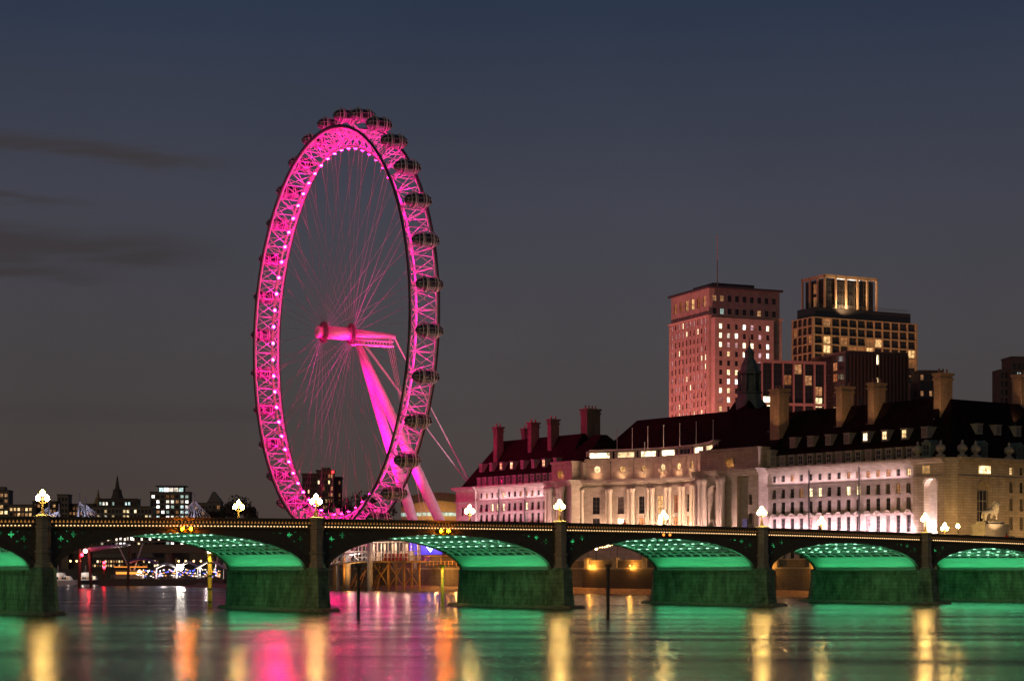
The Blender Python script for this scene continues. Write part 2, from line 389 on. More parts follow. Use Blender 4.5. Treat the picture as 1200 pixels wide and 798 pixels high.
def arch_geom(i):
    s0, s1 = PIERS[i] + 1.65, PIERS[i + 1] - 1.65
    sm, a = (s0 + s1) / 2, (s1 - s0) / 2
    b = zt(sm) - 2.02 - 5.5
    return s0, s1, sm, a, b
NA = 40
GREEN = (.12, 1, .38)
def quatre(s, z, r):      # quatrefoil outline
    return [(s + r * (1 + .45 * math.cos(4 * t)) * math.cos(t), z + r * (1 + .45 * math.cos(4 * t)) * math.sin(t)) for t in [2 * math.pi * k / 24 for k in range(24)]]
for i in range(len(PIERS) - 1):
    s0, s1, sm, a, b = arch_geom(i)
    inn = [(sm - a * math.cos(math.pi * k / NA), 5.5 + b * math.sin(math.pi * k / NA)) for k in range(NA + 1)]
    out = []
    for k in range(NA + 1):
        th_ = math.pi * k / NA; s_ = sm - (a + .95) * math.cos(th_); z_ = 5.5 + (b + .50) * math.sin(th_)
        out.append((s_, z_))
    mid = [(lerp(p[0], q[0], .3), lerp(p[1], q[1], .3)) for p, q in zip(inn, out)]
    for t0, t1 in ((-.14, .55), (BW - .55, BW + .14)):
        mb = MB(); mb.loft([[B(p[0], t0, p[1]), B(q[0], t0, q[1]), B(q[0], t1, q[1]), B(p[0], t1, p[1])] for p, q in zip(inn, out)])
        if t0 < 1: mb.loft([[B(p[0], t0 - .10, p[1] - .02), B(q[0], t0 - .10, q[1]), B(q[0], t0 + .05, q[1]), B(p[0], t0 + .05, p[1] - .02)] for p, q in zip(inn, mid)])
        mb.build('arch_ring', m_iron, bridge)
    # spandrel plates with quatrefoil piercings
    for side in (-1, 1):
        e = PIERS[i] + .9 if side < 0 else PIERS[i + 1] - .9
        kk = range(2, NA // 2 + 1) if side < 0 else range(NA - 2, NA // 2 - 1, -1)
        curve = [out[k] for k in kk]
        curve = [(s, z) for s, z in curve if (s - e) * side < -.02 and z < zt(s) - 1.5]
        top = [(s, zt(s) - 1.45) for s in frange(curve[-1][0], e, 8)]
        outer = [(e, curve[0][1])] + curve + top
        holes = []
        for dd, rr, dz in ((1.5, .30, -1.15), (3.1, .30, -.60), (1.35, .17, -2.2), (4.45, .17, -.42), (2.3, .12, -.22), (5.35, .12, -.35), (6.2, .09, -.30), (2.35, .12, -1.45), (.75, .10, -.4)):
            s = e - side * dd; z = zt(s) - 1.62 + dz
            zz = 5.5 + (b + .5) * math.sqrt(max(0, 1 - ((s - sm) / (a + .95)) ** 2))
            if z - rr * 1.5 > zz + .05: holes.append(quatre(s, z, rr))
        mb = MB()
        loops = [[Vector((p[0], p[1], 0)) for p in outer]] + [[Vector((p[0], p[1], 0)) for p in h] for h in holes]
        flat = [p for lp in loops for p in lp]
        tris = tessellate_polygon(loops)
        mb.faces([B(p.x, .12, p.y) for p in flat], tris)
        mb.faces([B(p.x, .30, p.y) for p in flat], tris)
        for lp in loops:
            m = len(lp)
            for j in range(m): mb.quad([B(lp[j].x, .12, lp[j].y), B(lp[(j + 1) % m].x, .12, lp[(j + 1) % m].y), B(lp[(j + 1) % m].x, .30, lp[(j + 1) % m].y), B(lp[j].x, .30, lp[j].y)])
        # raised frame against the pier
        mb.box(B(e - side * .02 - (.3 if side > 0 else 0), .0, 0), .3, .14, 6.6, zt(e) - 1.5, tuple(BD), tuple(BN))
        mb.build('spandrel', m_iron, bridge)
        # added pale sheet and green fill light stand for the lit arch interior
        mb = MB(); e2 = e - side * 7.5
        lo = lambda s: 5.6 + (b + .6) * math.sqrt(max(0, 1 - ((s - sm) / (a + .96)) ** 2))
        strip(mb, frange(min(e, e2), max(e, e2), 10), 1.9, 2.1, lambda s: min(lo(s), zt(s) - 1.85), lambda s: zt(s) - 1.8); mb.build('spandrel_catch_sheet', m_soff, bridge)
        s = e - side * 2.6
        light('POINT', 'spandrel_fill', B(s, 1.1, zt(s) - 2.35), 26, GREEN, bridge, radius=.1)
    # soffit shell and ribs
    mb = MB(); t0, t1 = .5, BW - .5
    vs = []; nt = 8
    for k in range(NA + 1):
        th_ = math.pi * k / NA; up = .45 if 5.5 + b * math.sin(th_) > 8.0 else .06
        s_ = sm - (a + up * .4) * math.cos(th_); z_ = 5.5 + (b + up) * math.sin(th_)
        vs.append([(s_, z_, up)])
    low = [k for k in range(NA + 1) if vs[k][0][2] < .1]
    kl = max(k for k in low if k < NA / 2); kr = min(k for k in low if k > NA / 2)
    def sheet(mb, ks):
        for k0, k1 in zip(ks[:-1], ks[1:]):
            p, q = vs[k0][0], vs[k1][0]
            mb.quad([B(p[0], t0, p[1]), B(q[0], t0, q[1]), B(q[0], t1, q[1]), B(p[0], t1, p[1])], 0, True)
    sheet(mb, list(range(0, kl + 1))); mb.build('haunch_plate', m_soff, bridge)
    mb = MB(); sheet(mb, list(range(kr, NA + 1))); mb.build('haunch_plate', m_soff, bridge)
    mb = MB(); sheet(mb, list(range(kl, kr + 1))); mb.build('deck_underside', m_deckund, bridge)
    th_lo = math.pi * kl / NA; th_hi = math.pi * kr / NA
    fine = [lerp(th_lo, th_hi, k / 44) for k in range(45)]
    for r in range(11):
        t = lerp(1.6, BW - 1.6, r / 10); mb = MB()
        mb.loft([[B(sm - a * math.cos(q), t - .13, 5.5 + b * math.sin(q)), B(sm - a * math.cos(q), t + .13, 5.5 + b * math.sin(q)),
                  B(sm - (a + .2) * math.cos(q), t + .13, 5.5 + (b + .42) * math.sin(q)), B(sm - (a + .2) * math.cos(q), t - .13, 5.5 + (b + .42) * math.sin(q))] for q in fine])
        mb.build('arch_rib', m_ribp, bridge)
    for k in range(0, 45, 2):
        q = fine[k]; mb = MB(); p = (sm - (a + .05) * math.cos(q), 5.5 + (b + .12) * math.sin(q))
        mb.tube(B(p[0], .6, p[1]), B(p[0], BW - .6, p[1]), .10, n=5); mb.build('cross_brace', m_ribp, bridge)
    # luminaires fixed between the ribs
    mb = MB()
    for q in (R(58), R(74), R(90), R(106), R(122), R(134)):
        for r in range(10):
            t = lerp(1.6, BW - 1.6, (r + .5) / 10)
            mb.cbox(B(sm - a * math.cos(q), t, 5.5 + b * math.sin(q) + .02), .55, .14, .10, tuple(BN))
    tag(mb.build('soffit_luminaires', glow('green_white_led', (.55, 1, .72), 2.6), bridge), kind='stuff')
    for q in (R(52), R(76), R(104), R(126)):
        for r in range(5):
            t = lerp(2.5, BW - 2.5, r / 4)
            light('POINT', 'luminaire_glow', B(sm - a * math.cos(q), t, 5.5 + b * math.sin(q) - .3), 24, (.30, 1, .52), bridge, radius=.12)
    # flood bars on both pier ledges, washing the vault upward
    for sg, e in ((1, s0 + .45), (-1, s1 - .45)):
        mb = MB(); mb.box(B(e - .12, 1.2, 0), .24, BW - 2.4, 5.42, 5.56, tuple(BD), tuple(BN)); mb.build('flood_bar', m_iron, bridge)
        light('AREA', 'pier_wall_fill', B(e + sg * .1, BW / 2, 5.3), 210, GREEN, bridge, size=BW - 2.6, size_y=.15, aim=B(e + sg * 20, BW / 2, 2.2))  # green fill added to brighten the opposite pier wall
        light('AREA', 'vault_flood', B(e, BW / 2, 5.66), 250, GREEN, bridge, size=BW - 2.6, size_y=.2, aim=B(e + sg * 5.2, BW / 2, 9.6))

def plan(hw, nose, z, t0=0.0, t1=BW):
    return [B(s, t, z) for s, t in ((-hw, t1 + .2), (-hw, t0 - .3), (-hw * .45, t0 - nose), (hw * .45, t0 - nose), (hw, t0 - .3), (hw, t1 + .2), (hw * .45, t1 + nose), (-hw * .45, t1 + nose))]
for i, p in enumerate(PIERS):
    def sh(ring, p=p): return [(x + BD.x * p, y + BD.y * p, z) for x, y, z in ring]
    last = i in (0, len(PIERS) - 1)
    mb = MB(); zs = [(-3, 2.2, 3.0), (.0, 2.08, 2.75), (1.2, 1.95, 2.45), (3.0, 1.8, 2.2), (5.25, 1.68, 2.0)]
    mb.loft([sh(plan(hw, no, z)) for z, hw, no in zs]); mb.loft([sh(plan(1.74, 2.1, 5.25)), sh(plan(1.74, 2.1, 5.55)), sh(plan(1.5, 1.5, 6.0))])
    if last:
        sg = -1 if i == 0 else 1
        mb.box(B(p + (0 if sg > 0 else -26), -1.0, 0), 26, BW + 2, -3, zt(p) - 1.8, tuple(BD), tuple(BN))
    pier = mb.build('pier', m_stone, bridge)
    mb = MB()
    for k in range(36):
        t = .6 + k * .72
        for sd in (-1, 1): mb.cbox(B(p + sd * 1.72, t, 5.12), .16, .38, .26, tuple(BD))
    tag(mb.build('dentil_course', m_stone, pier), kind='stuff')
    mb = MB(); rings = []
    for z, f in ((-1, 1.35), (.12, 1.30), (.42, 1.16)):
        rings.append(sh([(x, y, z + .06 * math.sin(11 * k)) for k, (x, y, _) in enumerate(plan(2.35 * f, 3.3 * f + .4, z))]))
    mb.loft(rings); mb.build('footing', m_foot, pier)
    mb = MB(); mb.box(B(p - 1.62, .15, 0), 3.24, BW - .3, 5.4, zt(p) - 1.8, tuple(BD), tuple(BN)); mb.build('pier_wall', m_iron, pier)
    for t, sg in ((0, -1), (BW, 1)):
        mb = MB()
        def octo(r, z): return [B(p + r * math.cos(R(22.5 + 45 * k)), t + r * math.sin(R(22.5 + 45 * k)), z) for k in range(8)]
        z1 = zt(p)
        prof = [(5.9, 1.28), (6.5, 1.22), (6.55, 1.06), (7.75, 1.04), (7.8, 1.16), (8.05, 1.16), (8.15, 1.0), (z1 - 1.5, .98), (z1 - 1.45, 1.08), (z1 - 1.1, 1.1), (z1 - 1.05, 1.0), (z1 - .3, 1.0), (z1 - .2, 1.18), (z1 + .1, 1.2), (z1 + .16, 1.0), (z1 + .3, .45)]
        mb.loft([octo(r, z) for z, r in prof]); mb.build('pilaster', m_pilast, pier)

# three-globe lamp standards on the piers
m_globe = glow('lit_globe', (1, .62, .17), 165.0)
m_post = mat('gilded_iron', (.22, .16, .06), .45, metal=.3, var=.3, scale=4)
lamp0 = thing('lamp_standard', 'x', 'street lamp', (0, 0, 0), 'three-globe lamp standards along the bridge')
mb = MB(); mb.lathe((0, 0, 0), [(.42, 0), (.42, .12), (.28, .2), (.3, .55), (.2, .7), (.26, .9), (.12, 1.1), (.09, 1.6), (.08, 2.2), (.14, 2.28), (.06, 2.4), (.05, 2.75)], 10); mb.build('post', m_post, lamp0)
mb = MB(); mb.lathe((0, 0, 0), [(.10, 2.74), (.28, 2.86), (.355, 3.08), (.30, 3.32), (.16, 3.46), (.09, 3.6)], 14); mb.build('globe', m_globe, lamp0)
mb = MB(); mb.lathe((0, 0, 0), [(.07, 3.6), (.02, 3.85)], 8); mb.build('finial', m_post, lamp0)
for sg in (-1, 1):
    c = (BD.x * .66 * sg, BD.y * .66 * sg, 0)
    mb = MB(); q0 = None
    for k in range(7):
        t = k / 6; q = (c[0] * t, c[1] * t, 1.75 + .25 * t * t - .12 * math.sin(math.pi * t))
        if q0: mb.tube(q0, q, .05, n=6)
        q0 = q
    mb.build('bracket', m_post, lamp0)
    mb = MB(); mb.lathe(c, [(.10, 2.0), (.28, 2.12), (.355, 2.34), (.30, 2.58), (.16, 2.72), (.09, 2.86)], 14); mb.build('globe', m_globe, lamp0)
    mb = MB(); mb.lathe(c, [(.07, 2.86), (.02, 3.05)], 8); mb.build('finial', m_post, lamp0)
near_txt = ['', '', 'on the leftmost pier', "before the pink wheel's left foot", "before the hall's left wing", "left of the hall's lit arcade", "beside the hall's pale corner niche", '']
far_txt = ['', '', '', 'alone between white office block and wheel', 'right of the wheel legs', "before the hall's curved colonnade", "before the hall's lit arcade", 'nearest left of the lion']
first = True
for t, tx, side in ((.1, near_txt, 'near'), (BW - .1, far_txt, 'far')):
    for k in range(2, 8):
        if not tx[k]: continue
        p = PIERS[k]; lab = f'lit globe lamp on the {side} parapet, {tx[k]}'
        loc = B(p, t, zt(p) + .25)
        if first: lamp0.location = loc; lamp0['label'] = lab; lamp0.scale = (.88, .88, .88); first = False
        else: copy_thing(lamp0, loc, lab)

# amber navigation lights in pairs over the crowns
nav0 = None
m_nav = glow('amber_nav_lens', (1, .21, .0005), 480.0); m_navd = glow('dim_nav_lens', (1, .22, .03), 3.0)
for i, lab, on in ((2, 'pair of glowing orange navigation lights over the left wide arch', 1), (3, 'pair of glowing orange navigation lights over the arch by the wheel legs', 1), (4, 'pair of faint amber navigation lights over the arch before the columns', 0)):
    s0, s1, sm, a, b = arch_geom(i); z = zt(sm) - 1.50
    o = thing('navigation_light', lab, 'signal light', B(sm, -.35, z), 'pairs of navigation lights on the arch crowns')
    mb = MB(); mb.cbox(B(sm, -.28, z - .02), 1.9, .16, .12, tuple(BD)); mb.build('bracket', m_iron, o)
    for sg in (-1, 1):
        mb = MB(); mb.tube(B(sm + sg * .6, -.3, z), B(sm + sg * .6, -.52, z), .27, .27, 12); h = mb.build('lamp_housing', m_iron, o)
        mb = MB(); mb.ball(B(sm + sg * .6, -.56, z), .20, 8); mb.build('lens', m_nav if on else m_navd, h)
# ------------------------------------------------------------------ the big wheel
PINK = (1, .001, .31)
WA = Vector((.883, .469, 0)).normalized()            # axle, from the river to the land
WE = Vector((WA.y, -WA.x, 0)); WZ = Vector((0, 0, 1))   # in-plane horizontal (towards the camera's right), up
WC = Vector((-51.6, 567.0, 76.0))
wheel = thing('observation_wheel', 'giant spoked observation wheel lit bright pink with glass cabins round its rim', 'observation wheel', (WC.x, WC.y, 0))
m_steel = mat('white_steel', (.60, .57, .58), .45, var=.12, scale=.8)
m_cable = mat('steel_cable', (.24, .22, .23), .5)
m_darkrim = mat('dark_rim_rail', (.05, .045, .05), .5)
def WP(ang, rad, ax): return WC + (WE * math.cos(ang) + WZ * math.sin(ang)) * rad + WA * ax
HWD, RO, RI, NB = 3.9, 59.4, 54.5, 64
for ax, nm in ((-HWD, 'river'), (HWD, 'land')):
    mb = MB(); mb.torus(WC + WA * ax, WE, WZ, WA, RO, .36, 128, 8); mb.build('outer_chord', m_steel, wheel)
    mb = MB(); mb.torus(WC + WA * (ax + (-.55 if ax < 0 else .55)), WE, WZ, WA, RO + .35, .45, 128, 6, ra=.2); mb.build('drive_rail', m_darkrim, wheel)
mb = MB(); mb.torus(WC, WE, WZ, WA, RI, .38, 128, 8); mb.build('inner_chord', m_steel, wheel)
truss = MB()
for k in range(NB):
    a0, a1 = 2 * math.pi * k / NB, 2 * math.pi * (k + 1) / NB; am = (a0 + a1) / 2
    truss.tube(WP(a0, RO, -HWD), WP(a0, RO, HWD), .17)
    for ax in (-HWD, HWD):
        truss.tube(WP(a0, RI, 0), WP(a0, RO, ax), .15)
        truss.tube(WP(a0, RI, 0), WP(am, RO, ax), .11); truss.tube(WP(am, RO, ax), WP(a1, RI, 0), .11)
    truss.tube(WP(a0, RO, -HWD), WP(a1, RO, HWD), .11); truss.tube(WP(a0, RO, HWD), WP(a1, RO, -HWD), .11)
for k in range(32):
    a = 2 * math.pi * (k + .5) / 32
    for ax in (-HWD, HWD): truss.tube(WP(a, RO, ax), WP(a, 62.2, ax * .42), .2); truss.tube(WP(a - .03, RO, ax), WP(a, 62.2, ax * .42), .12)
truss.build('rim_truss', m_steel, wheel)
# hub, spindle, platform
AX0, AX1 = -4.6, 4.2
def disc(mb, ax, r, th, n=24): mb.tube(WC + WA * (ax - th / 2), WC + WA * (ax + th / 2), r, r, n)
mb = MB(); mb.tube(WC + WA * AX0, WC + WA * AX1, 1.9, 1.9, 24); mb.build('hub_barrel', m_steel, wheel)
for ax in (AX0, AX1):
    mb = MB(); disc(mb, ax, 2.9, .55); o = mb.build('hub_flange', mat('dark_flange', (.22, .1, .14), .5), wheel)
    mb = MB()
    for k in range(32):
        q = 2 * math.pi * k / 32; mb.cbox(WP(q, 2.95, ax), .3, .9, .3, (WE.x, WE.y))
    mb.build('cable_socket', mat('dark_flange', (.22, .1, .14), .5), o)
mb = MB(); mb.tube(WC + WA * (AX0 - 2.2), WC + WA * AX0, 1.5, 1.7, 20); disc(mb, AX0 - 1.9, 1.75, .5); mb.build('hub_cap', m_steel, wheel)
mb = MB(); mb.tube(WC + WA * AX1, WC + WA * 18.5, 1.55, .85, 20); mb.build('spindle', m_steel, wheel)
mb = MB()
for k in range(13):
    x = 5.2 + k * 1.0; c = WC + WA * x
    for sg in (-1, 1):
        mb.tube(c + WE * sg * 1.0 - WZ * 1.7, c + WE * sg * 1.0 - WZ * 3.0, .11, n=4)
for sg in (-1, 1):
    for dz in (1.7, 3.0): mb.tube(WC + WA * 4.6 + WE * sg - WZ * dz, WC + WA * 17.6 + WE * sg - WZ * dz, .16 if dz < 2 else .3, n=5)
    mb.tube(WC + WA * 17 + WE * sg * .8 - WZ * 3, WC + WA * 17 + WE * sg * .5, .2, n=5)
mb.build('maintenance_gantry', m_steel, wheel)
# tapered A-frame legs
LT = WC + WA * 6.3 - WZ * 2.2
Bm = Vector((-46, 571, 0)) + WA * 28.5
for sg in (-1, 1):
    foot = Vector((Bm.x, Bm.y, GZ)) + Vector((-.581, .814, 0)) * sg * 9.2; d = foot - LT
    mb = MB(); n = 16; rings = []
    a = d.normalized().orthogonal().normalized(); bb = d.normalized().cross(a)
    for f, r in ((0, .85), (.12, 1.1), (.3, 1.45), (.5, 1.65), (.72, 1.6), (.9, 1.35), (1, 1.0)):
        rings.append([LT + d * f + (a * math.cos(2 * math.pi * k / n) + bb * math.sin(2 * math.pi * k / n)) * r for k in range(n)])
    mb.loft(rings, sm=True); leg = mb.build('leg', m_steel, wheel)
    mb = MB(); mb.cbox((foot.x, foot.y, GZ + .6), 5, 5, 1.2, (WA.x, WA.y)); mb.cbox((foot.x - .3, foot.y, GZ + 2.0), 3.2, 3.4, 1.6, (WA.x, WA.y)); mb.build('leg_base', m_steel, leg)
# back-stay cables to the ground behind
anchor = Vector((2, 617, GZ))
for top, off in ((WC + WA * 7 - WZ * 1.5, -7.), (WC + WA * 7.6 - WZ * 1.5, -6.0), (WC + WA * 18 , 2.), (WC + WA * 18.3, 3.2)):
    mb = MB(); mb.tube(top, anchor + Vector((-.581, .814, 0)) * off, .17, n=5); mb.build('back_stay', m_steel, wheel)
for ax, off in ((16.0, -4), (16.6, -3), (17.4, 4), (18, 5)):
    q = WC + WA * ax - WZ * 3; mb = MB(); mb.tube(q, Vector((Bm.x, Bm.y, GZ)) + Vector((-.581, .814, 0)) * off * .5 - WA * 3, .06, n=4); mb.build('access_cable', m_steel, wheel)
# spokes: each inner-chord node holds a cable from one flange or the other
for k in range(64):
    a = 2 * math.pi * (k + .5) / 64; ax = AX0 if k % 2 else AX1
    mb = MB(); mb.tube(WP(a, RI, 0), WP(a, 2.9, ax), .042, n=4, caps=False); mb.build('spoke', m_cable, wheel)
for k in range(16):
    a = 2 * math.pi * (k + .25) / 16; mb = MB(); mb.tube(WP(a, RI, 0), WP(a + R(77), 2.8, AX1), .035, n=4, caps=False); mb.build('rotation_cable', m_cable, wheel)
# rim lamps facing the hub
lens_m = glow('pink_lens', (1, .002, .13), 800.0)
for k in range(NB):
    a = 2 * math.pi * (k + .5) / NB
    mb = MB(); mb.tube(WP(a, RI - .2, 0), WP(a, RI - .75, 0), .46, .54, 10); h = mb.build('rim_lamp', m_steel, wheel)
    mb = MB(); mb.tube(WP(a, RI - .74, 0), WP(a, RI - .86, 0), .44, .36, 10); mb.build('lens', lens_m, h)
    light('POINT', 'rim_glow', WP(a, 57.3, 0), 1150, PINK, wheel, radius=.25)
# cabins: egg-shaped glass pods with hoops
m_glass = mat('cabin_glass', (.035, .025, .03), .12, var=.0, spec=.8)
m_hoop = mat('cabin_frame', (.70, .58, .56), .4, var=.1)
caps = []
for k in range(32):
    a = 2 * math.pi * (k + .5) / 32; c = WP(a, 63.3, 0)
    if k == 0:
        mb = MB(); n = 14; rings = []
        ring_r = lambda f: 2.0 * (max(0, 1 - abs(f) ** 2.8)) ** .5
        for j in range(17):
            f = lerp(-.995, .995, j / 16); r = ring_r(f)
            rings.append([c + WA * f * 4.1 + (WE * math.cos(2 * math.pi * q / n) * r + WZ * math.sin(2 * math.pi * q / n) * r * .94) for q in range(n)])
        mb.loft(rings, sm=True); pod = mb.build('cabin', m_glass, wheel)
        pod_base = c.copy()
        mb = MB()
        for f in (-.62, -.22, .22, .62): mb.torus(c + WA * f * 4.1, WE, WZ, WA, ring_r(f) + .02, .09, 20, 5, ra=.10)
        for q in range(0, 8):
            ang = math.pi * 2 * q / 8 + .2; p0 = None
            for j in range(15):
                f = lerp(-.97, .97, j / 14); r = ring_r(f) + .02; p = c + WA * f * 4.1 + WE * math.cos(ang) * r + WZ * math.sin(ang) * r * .94
                if p0 is not None: mb.tube(p0, p, .045, n=4, caps=False)
                p0 = p
        for j in range(8):      # the floor and base shell
            pass
        fr = mb.build('window_frame', m_hoop, pod)
        mb = MB(); rings = []
        for j in range(9):
            f = lerp(-.9, .9, j / 8); r = ring_r(f) + .06
            rings.append([c + WA * f * 4.1 + WE * math.cos(R(200 + 20 * q)) * r + WZ * math.sin(R(200 + 20 * q)) * r * .94 for q in range(8)])
        mb.loft(rings, caps=False, sm=True); ps = mb.build('base_shell', mat('cabin_base', (.14, .12, .13), .4, var=.1), pod)
        for sg in (-1, 1):
            mb = MB(); mb.torus(c + WA * sg * 1.55, WE, WZ, WA, 2.22, .16, 24, 6, ra=.22); mb.build('mount_ring', m_hoop, pod)
        mb = MB(); mb.cbox(c - WZ * .4, .6, 3.0, .7, (WE.x, WE.y)); mb.build('bench', mat('bench_wood', (.3, .2, .12)), pod)
    else:
        p = pod.copy(); COL.objects.link(p); p.parent = wheel; p.location = c - pod_base
        for ch in list(pod.children):
            q = ch.copy(); COL.objects.link(q); q.parent = p
for ch in wheel.children:
    if ch.name.startswith('cabin'): pass
# floodlights on the ground washing legs and hub
for sg in (-1, 1):
    q = Vector((Bm.x, Bm.y, GZ + 1.4)) + Vector((-.581, .814, 0)) * sg * 12 - WA * 16
    mb = MB(); mb.cbox((q.x, q.y, q.z - .5), 1.2, 1.0, .8); mb.build('ground_floodlight', m_darkrim, wheel)
    light('SPOT', 'leg_flood', q, 600000, PINK, wheel, aim=LT + Vector((0, 0, -14)), spot=52, blend=.7, radius=.5)
light('SPOT', 'spindle_flood', Vector((Bm.x, Bm.y, GZ + 2)) - WA * 30 + Vector((.581, -.814, 0)) * 25, 500000, PINK, wheel, aim=WC + WA * 9, spot=17, blend=.6, radius=.4)
# ------------------------------------------------------------------ walls with real openings and their windows
def out_of(U): return Vector((U[1], -U[0]))
def facade(mb, O, U, W, z0, z1, holes, depth=.4, mi=0):
    """wall from O along U (left to right seen from outside), with recessed openings (u0,u1,z0,z1)"""
    U = Vector(U).normalized(); N = out_of(U)
    us = sorted({0, W} | {h[0] for h in holes} | {h[1] for h in holes}); zs = sorted({z0, z1} | {h[2] for h in holes} | {h[3] for h in holes})
    P = lambda u, z, d=0: (O[0] + U.x * u - N.x * d, O[1] + U.y * u - N.y * d, z)
    inside = lambda u, z: any(h[0] < u < h[1] and h[2] < z < h[3] for h in holes)
    for za, zb in zip(zs[:-1], zs[1:]):
        run = None
        for ua, ub in list(zip(us[:-1], us[1:])) + [(W, W)]:
            solid = ub > ua and not inside((ua + ub) / 2, (za + zb) / 2)
            if solid and run is None: run = ua
            if not solid and run is not None:
                mb.quad([P(run, za), P(ua, za), P(ua, zb), P(run, zb)], mi); run = None
    for a, b, c, d in [h[:4] for h in holes]:
        mb.quad([P(a, c), P(b, c), P(b, c, depth), P(a, c, depth)], mi); mb.quad([P(a, d, depth), P(b, d, depth), P(b, d), P(a, d)], mi)
        mb.quad([P(a, c, depth), P(a, d, depth), P(a, d), P(a, c)], mi); mb.quad([P(b, c), P(b, d), P(b, d, depth), P(b, c, depth)], mi)

m_frame_w = mat('painted_sash', (.5, .47, .42), .5, var=.1)
m_frame_d = mat('dark_sash', (.06, .055, .05), .5)
PANES = {'dark': mat('dark_pane', (.02, .02, .022), .08, var=0, spec=.7),
         'blind': mat('blind_pane', (.16, .13, .11), .5, var=.3, scale=.6),
         'warm': room('warm_room', (1, .56, .20), 1.5), 'yellow': room('yellow_room', (1, .70, .33), 2.6), 'white': room('white_room', (1, .86, .66), 2.2),
         'cool': room('cool_room', (.72, 1, .84), .9), 'dim': room('dim_room', (1, .42, .14), .32), 'pinkish': room('pinkish_room', (1, .50, .42), .55)}
WMESH = {}
def wmesh(w, h, pane, frame, cols=2, rows=3):
    key = (round(w, 2), round(h, 2), pane, frame.name, cols, rows)
    if key in WMESH: return WMESH[key]
    mb = MB(); t = min(.09, w * .07)
    mb.quad([(-w / 2, .06, 0), (w / 2, .06, 0), (w / 2, .06, h), (-w / 2, .06, h)], 0)
    for k in range(cols + 1):
        x = lerp(-w / 2 + t / 2, w / 2 - t / 2, k / cols); mb.box((x - t / 2, -.03), t, .06, 0, h, mi=1)
    for k in range(rows + 1):
        z = lerp(0, h - t, k / rows); mb.box((-w / 2, -.025), w, .05, z, z + t, mi=1)
    me = bpy.data.meshes.new('window'); me.from_pydata(mb.v, [], mb.f)
    me.materials.append(PANES[pane]); me.materials.append(frame); me.polygons.foreach_set('material_index', mb.m)
    WMESH[key] = (me, mb); return WMESH[key]
def place_windows(th, wins, name='window', cap=100):
    """wins: (O, U, u, z, w, h, pane, frame, depth, cols, rows); the nearest become parts, the remainder one part"""
    bx, by, bz = wloc(th); eye = Vector((0, 0))
    def size(wn):
        O, U, u = wn[0], Vector(wn[1]).normalized(), wn[2]; c = Vector((O[0], O[1])) + U * u; N = out_of(U)
        return -wn[4] * wn[5] * max(0, -(c.normalized().dot(N))) / c.length_squared
    wins = sorted(wins, key=size); rest = {}
    for i, (O, U, u, z, w, h, pane, frame, dp, cols, rows) in enumerate(wins):
        U = Vector(U).normalized(); N = out_of(U); me, mb = wmesh(w, h, pane, frame, cols, rows)
        p = (O[0] + U.x * u - N.x * dp * .8, O[1] + U.y * u - N.y * dp * .8, z); ang = math.atan2(U.y, U.x)
        if i < cap:
            o = bpy.data.objects.new(name, me); COL.objects.link(o); o.parent = th; o.location = (p[0] - bx, p[1] - by, p[2] - bz); o.rotation_euler = (0, 0, ang)
        else:
            r, mats_ = rest.setdefault('x', (MB(), []))
            for f, mi in zip(mb.f, mb.m):
                mm = PANES[pane] if mi == 0 else frame
                if mm not in mats_: mats_.append(mm)
                r.quad([(p[0] + mb.v[k][0] * U.x - mb.v[k][1] * N.x, p[1] + mb.v[k][0] * U.y - mb.v[k][1] * N.y, p[2] + mb.v[k][2]) for k in f], mats_.index(mm))
    for r, mats_ in rest.values(): tag(r.build(name, mats_, th), kind='stuff')
def pick(*pairs):
    r = random.random() * sum(p for _, p in pairs)
    for n, p in pairs:
        r -= p
        if r <= 0: return n
    return pairs[-1][0]

# ------------------------------------------------------------------ the riverside hall
hall = thing('riverside_hall', 'vast pale stone riverside hall with curved colonnade, steep dark roof and chimneys', 'civic building', H(100, 20, 0))
m_port = courses('portland_stone', (.46, .40, .33), .62, .8, var=.2, length=1.5)
m_rust = courses('rusticated_stone', (.44, .37, .28), .62, .42, var=.25, length=2.2)
m_roof = courses('dark_red_tiles', (.016, .008, .007), .5, .5, .95, .45, .7)
m_roof.node_tree.nodes['Principled BSDF'].inputs['Specular IOR Level'].default_value = .08
m_chim = courses('chimney_brick', (.38, .25, .15), .45, .55, var=.3, length=.9)
m_lead = mat('green_lead', (.10, .15, .12), .6, var=.3)
m_dorm = mat('dormer_stone', (.28, .25, .21), .8, var=.25)
HB = -CU       # left-to-right direction along the river front, seen from the river
WINS = []
def hbox(mb, u0, u1, v0, v1, z0, z1, mi=0):
    mb.hexa([H(u0, v0, z0), H(u1, v0, z0), H(u1, v1, z0), H(u0, v1, z0), H(u0, v0, z1), H(u1, v0, z1), H(u1, v1, z1), H(u0, v1, z1)], mi)
EV_Z = 31.2
def front(u_far, u_near, v, rows, n, lit, frame=m_frame_d, mb=None, z0=GZ, z1=EV_Z, margin=.6):
    O = H(u_far, v, 0); W = u_far - u_near; holes = []
    for k in range(n):
        uc = margin + (W - 2 * margin) * (k + .5) / n
        for zb, h, w, probs, cols, rws in rows:
            holes.append((uc - w / 2, uc + w / 2, zb, zb + h)); WINS.append((O, HB, uc, zb, w, h, pick(*probs), frame, .45, cols, rws))
    facade(mb, O, HB, W, z0, z1, holes, .45); return O, W

L_LOW = (('dark', 6), ('blind', 2), ('pinkish', 1))
L_MID = (('dark', 7), ('blind', 2), ('yellow', 2), ('dim', 1))
L_FRZ = (('dark', 6), ('dim', 3), ('warm', 1.2))
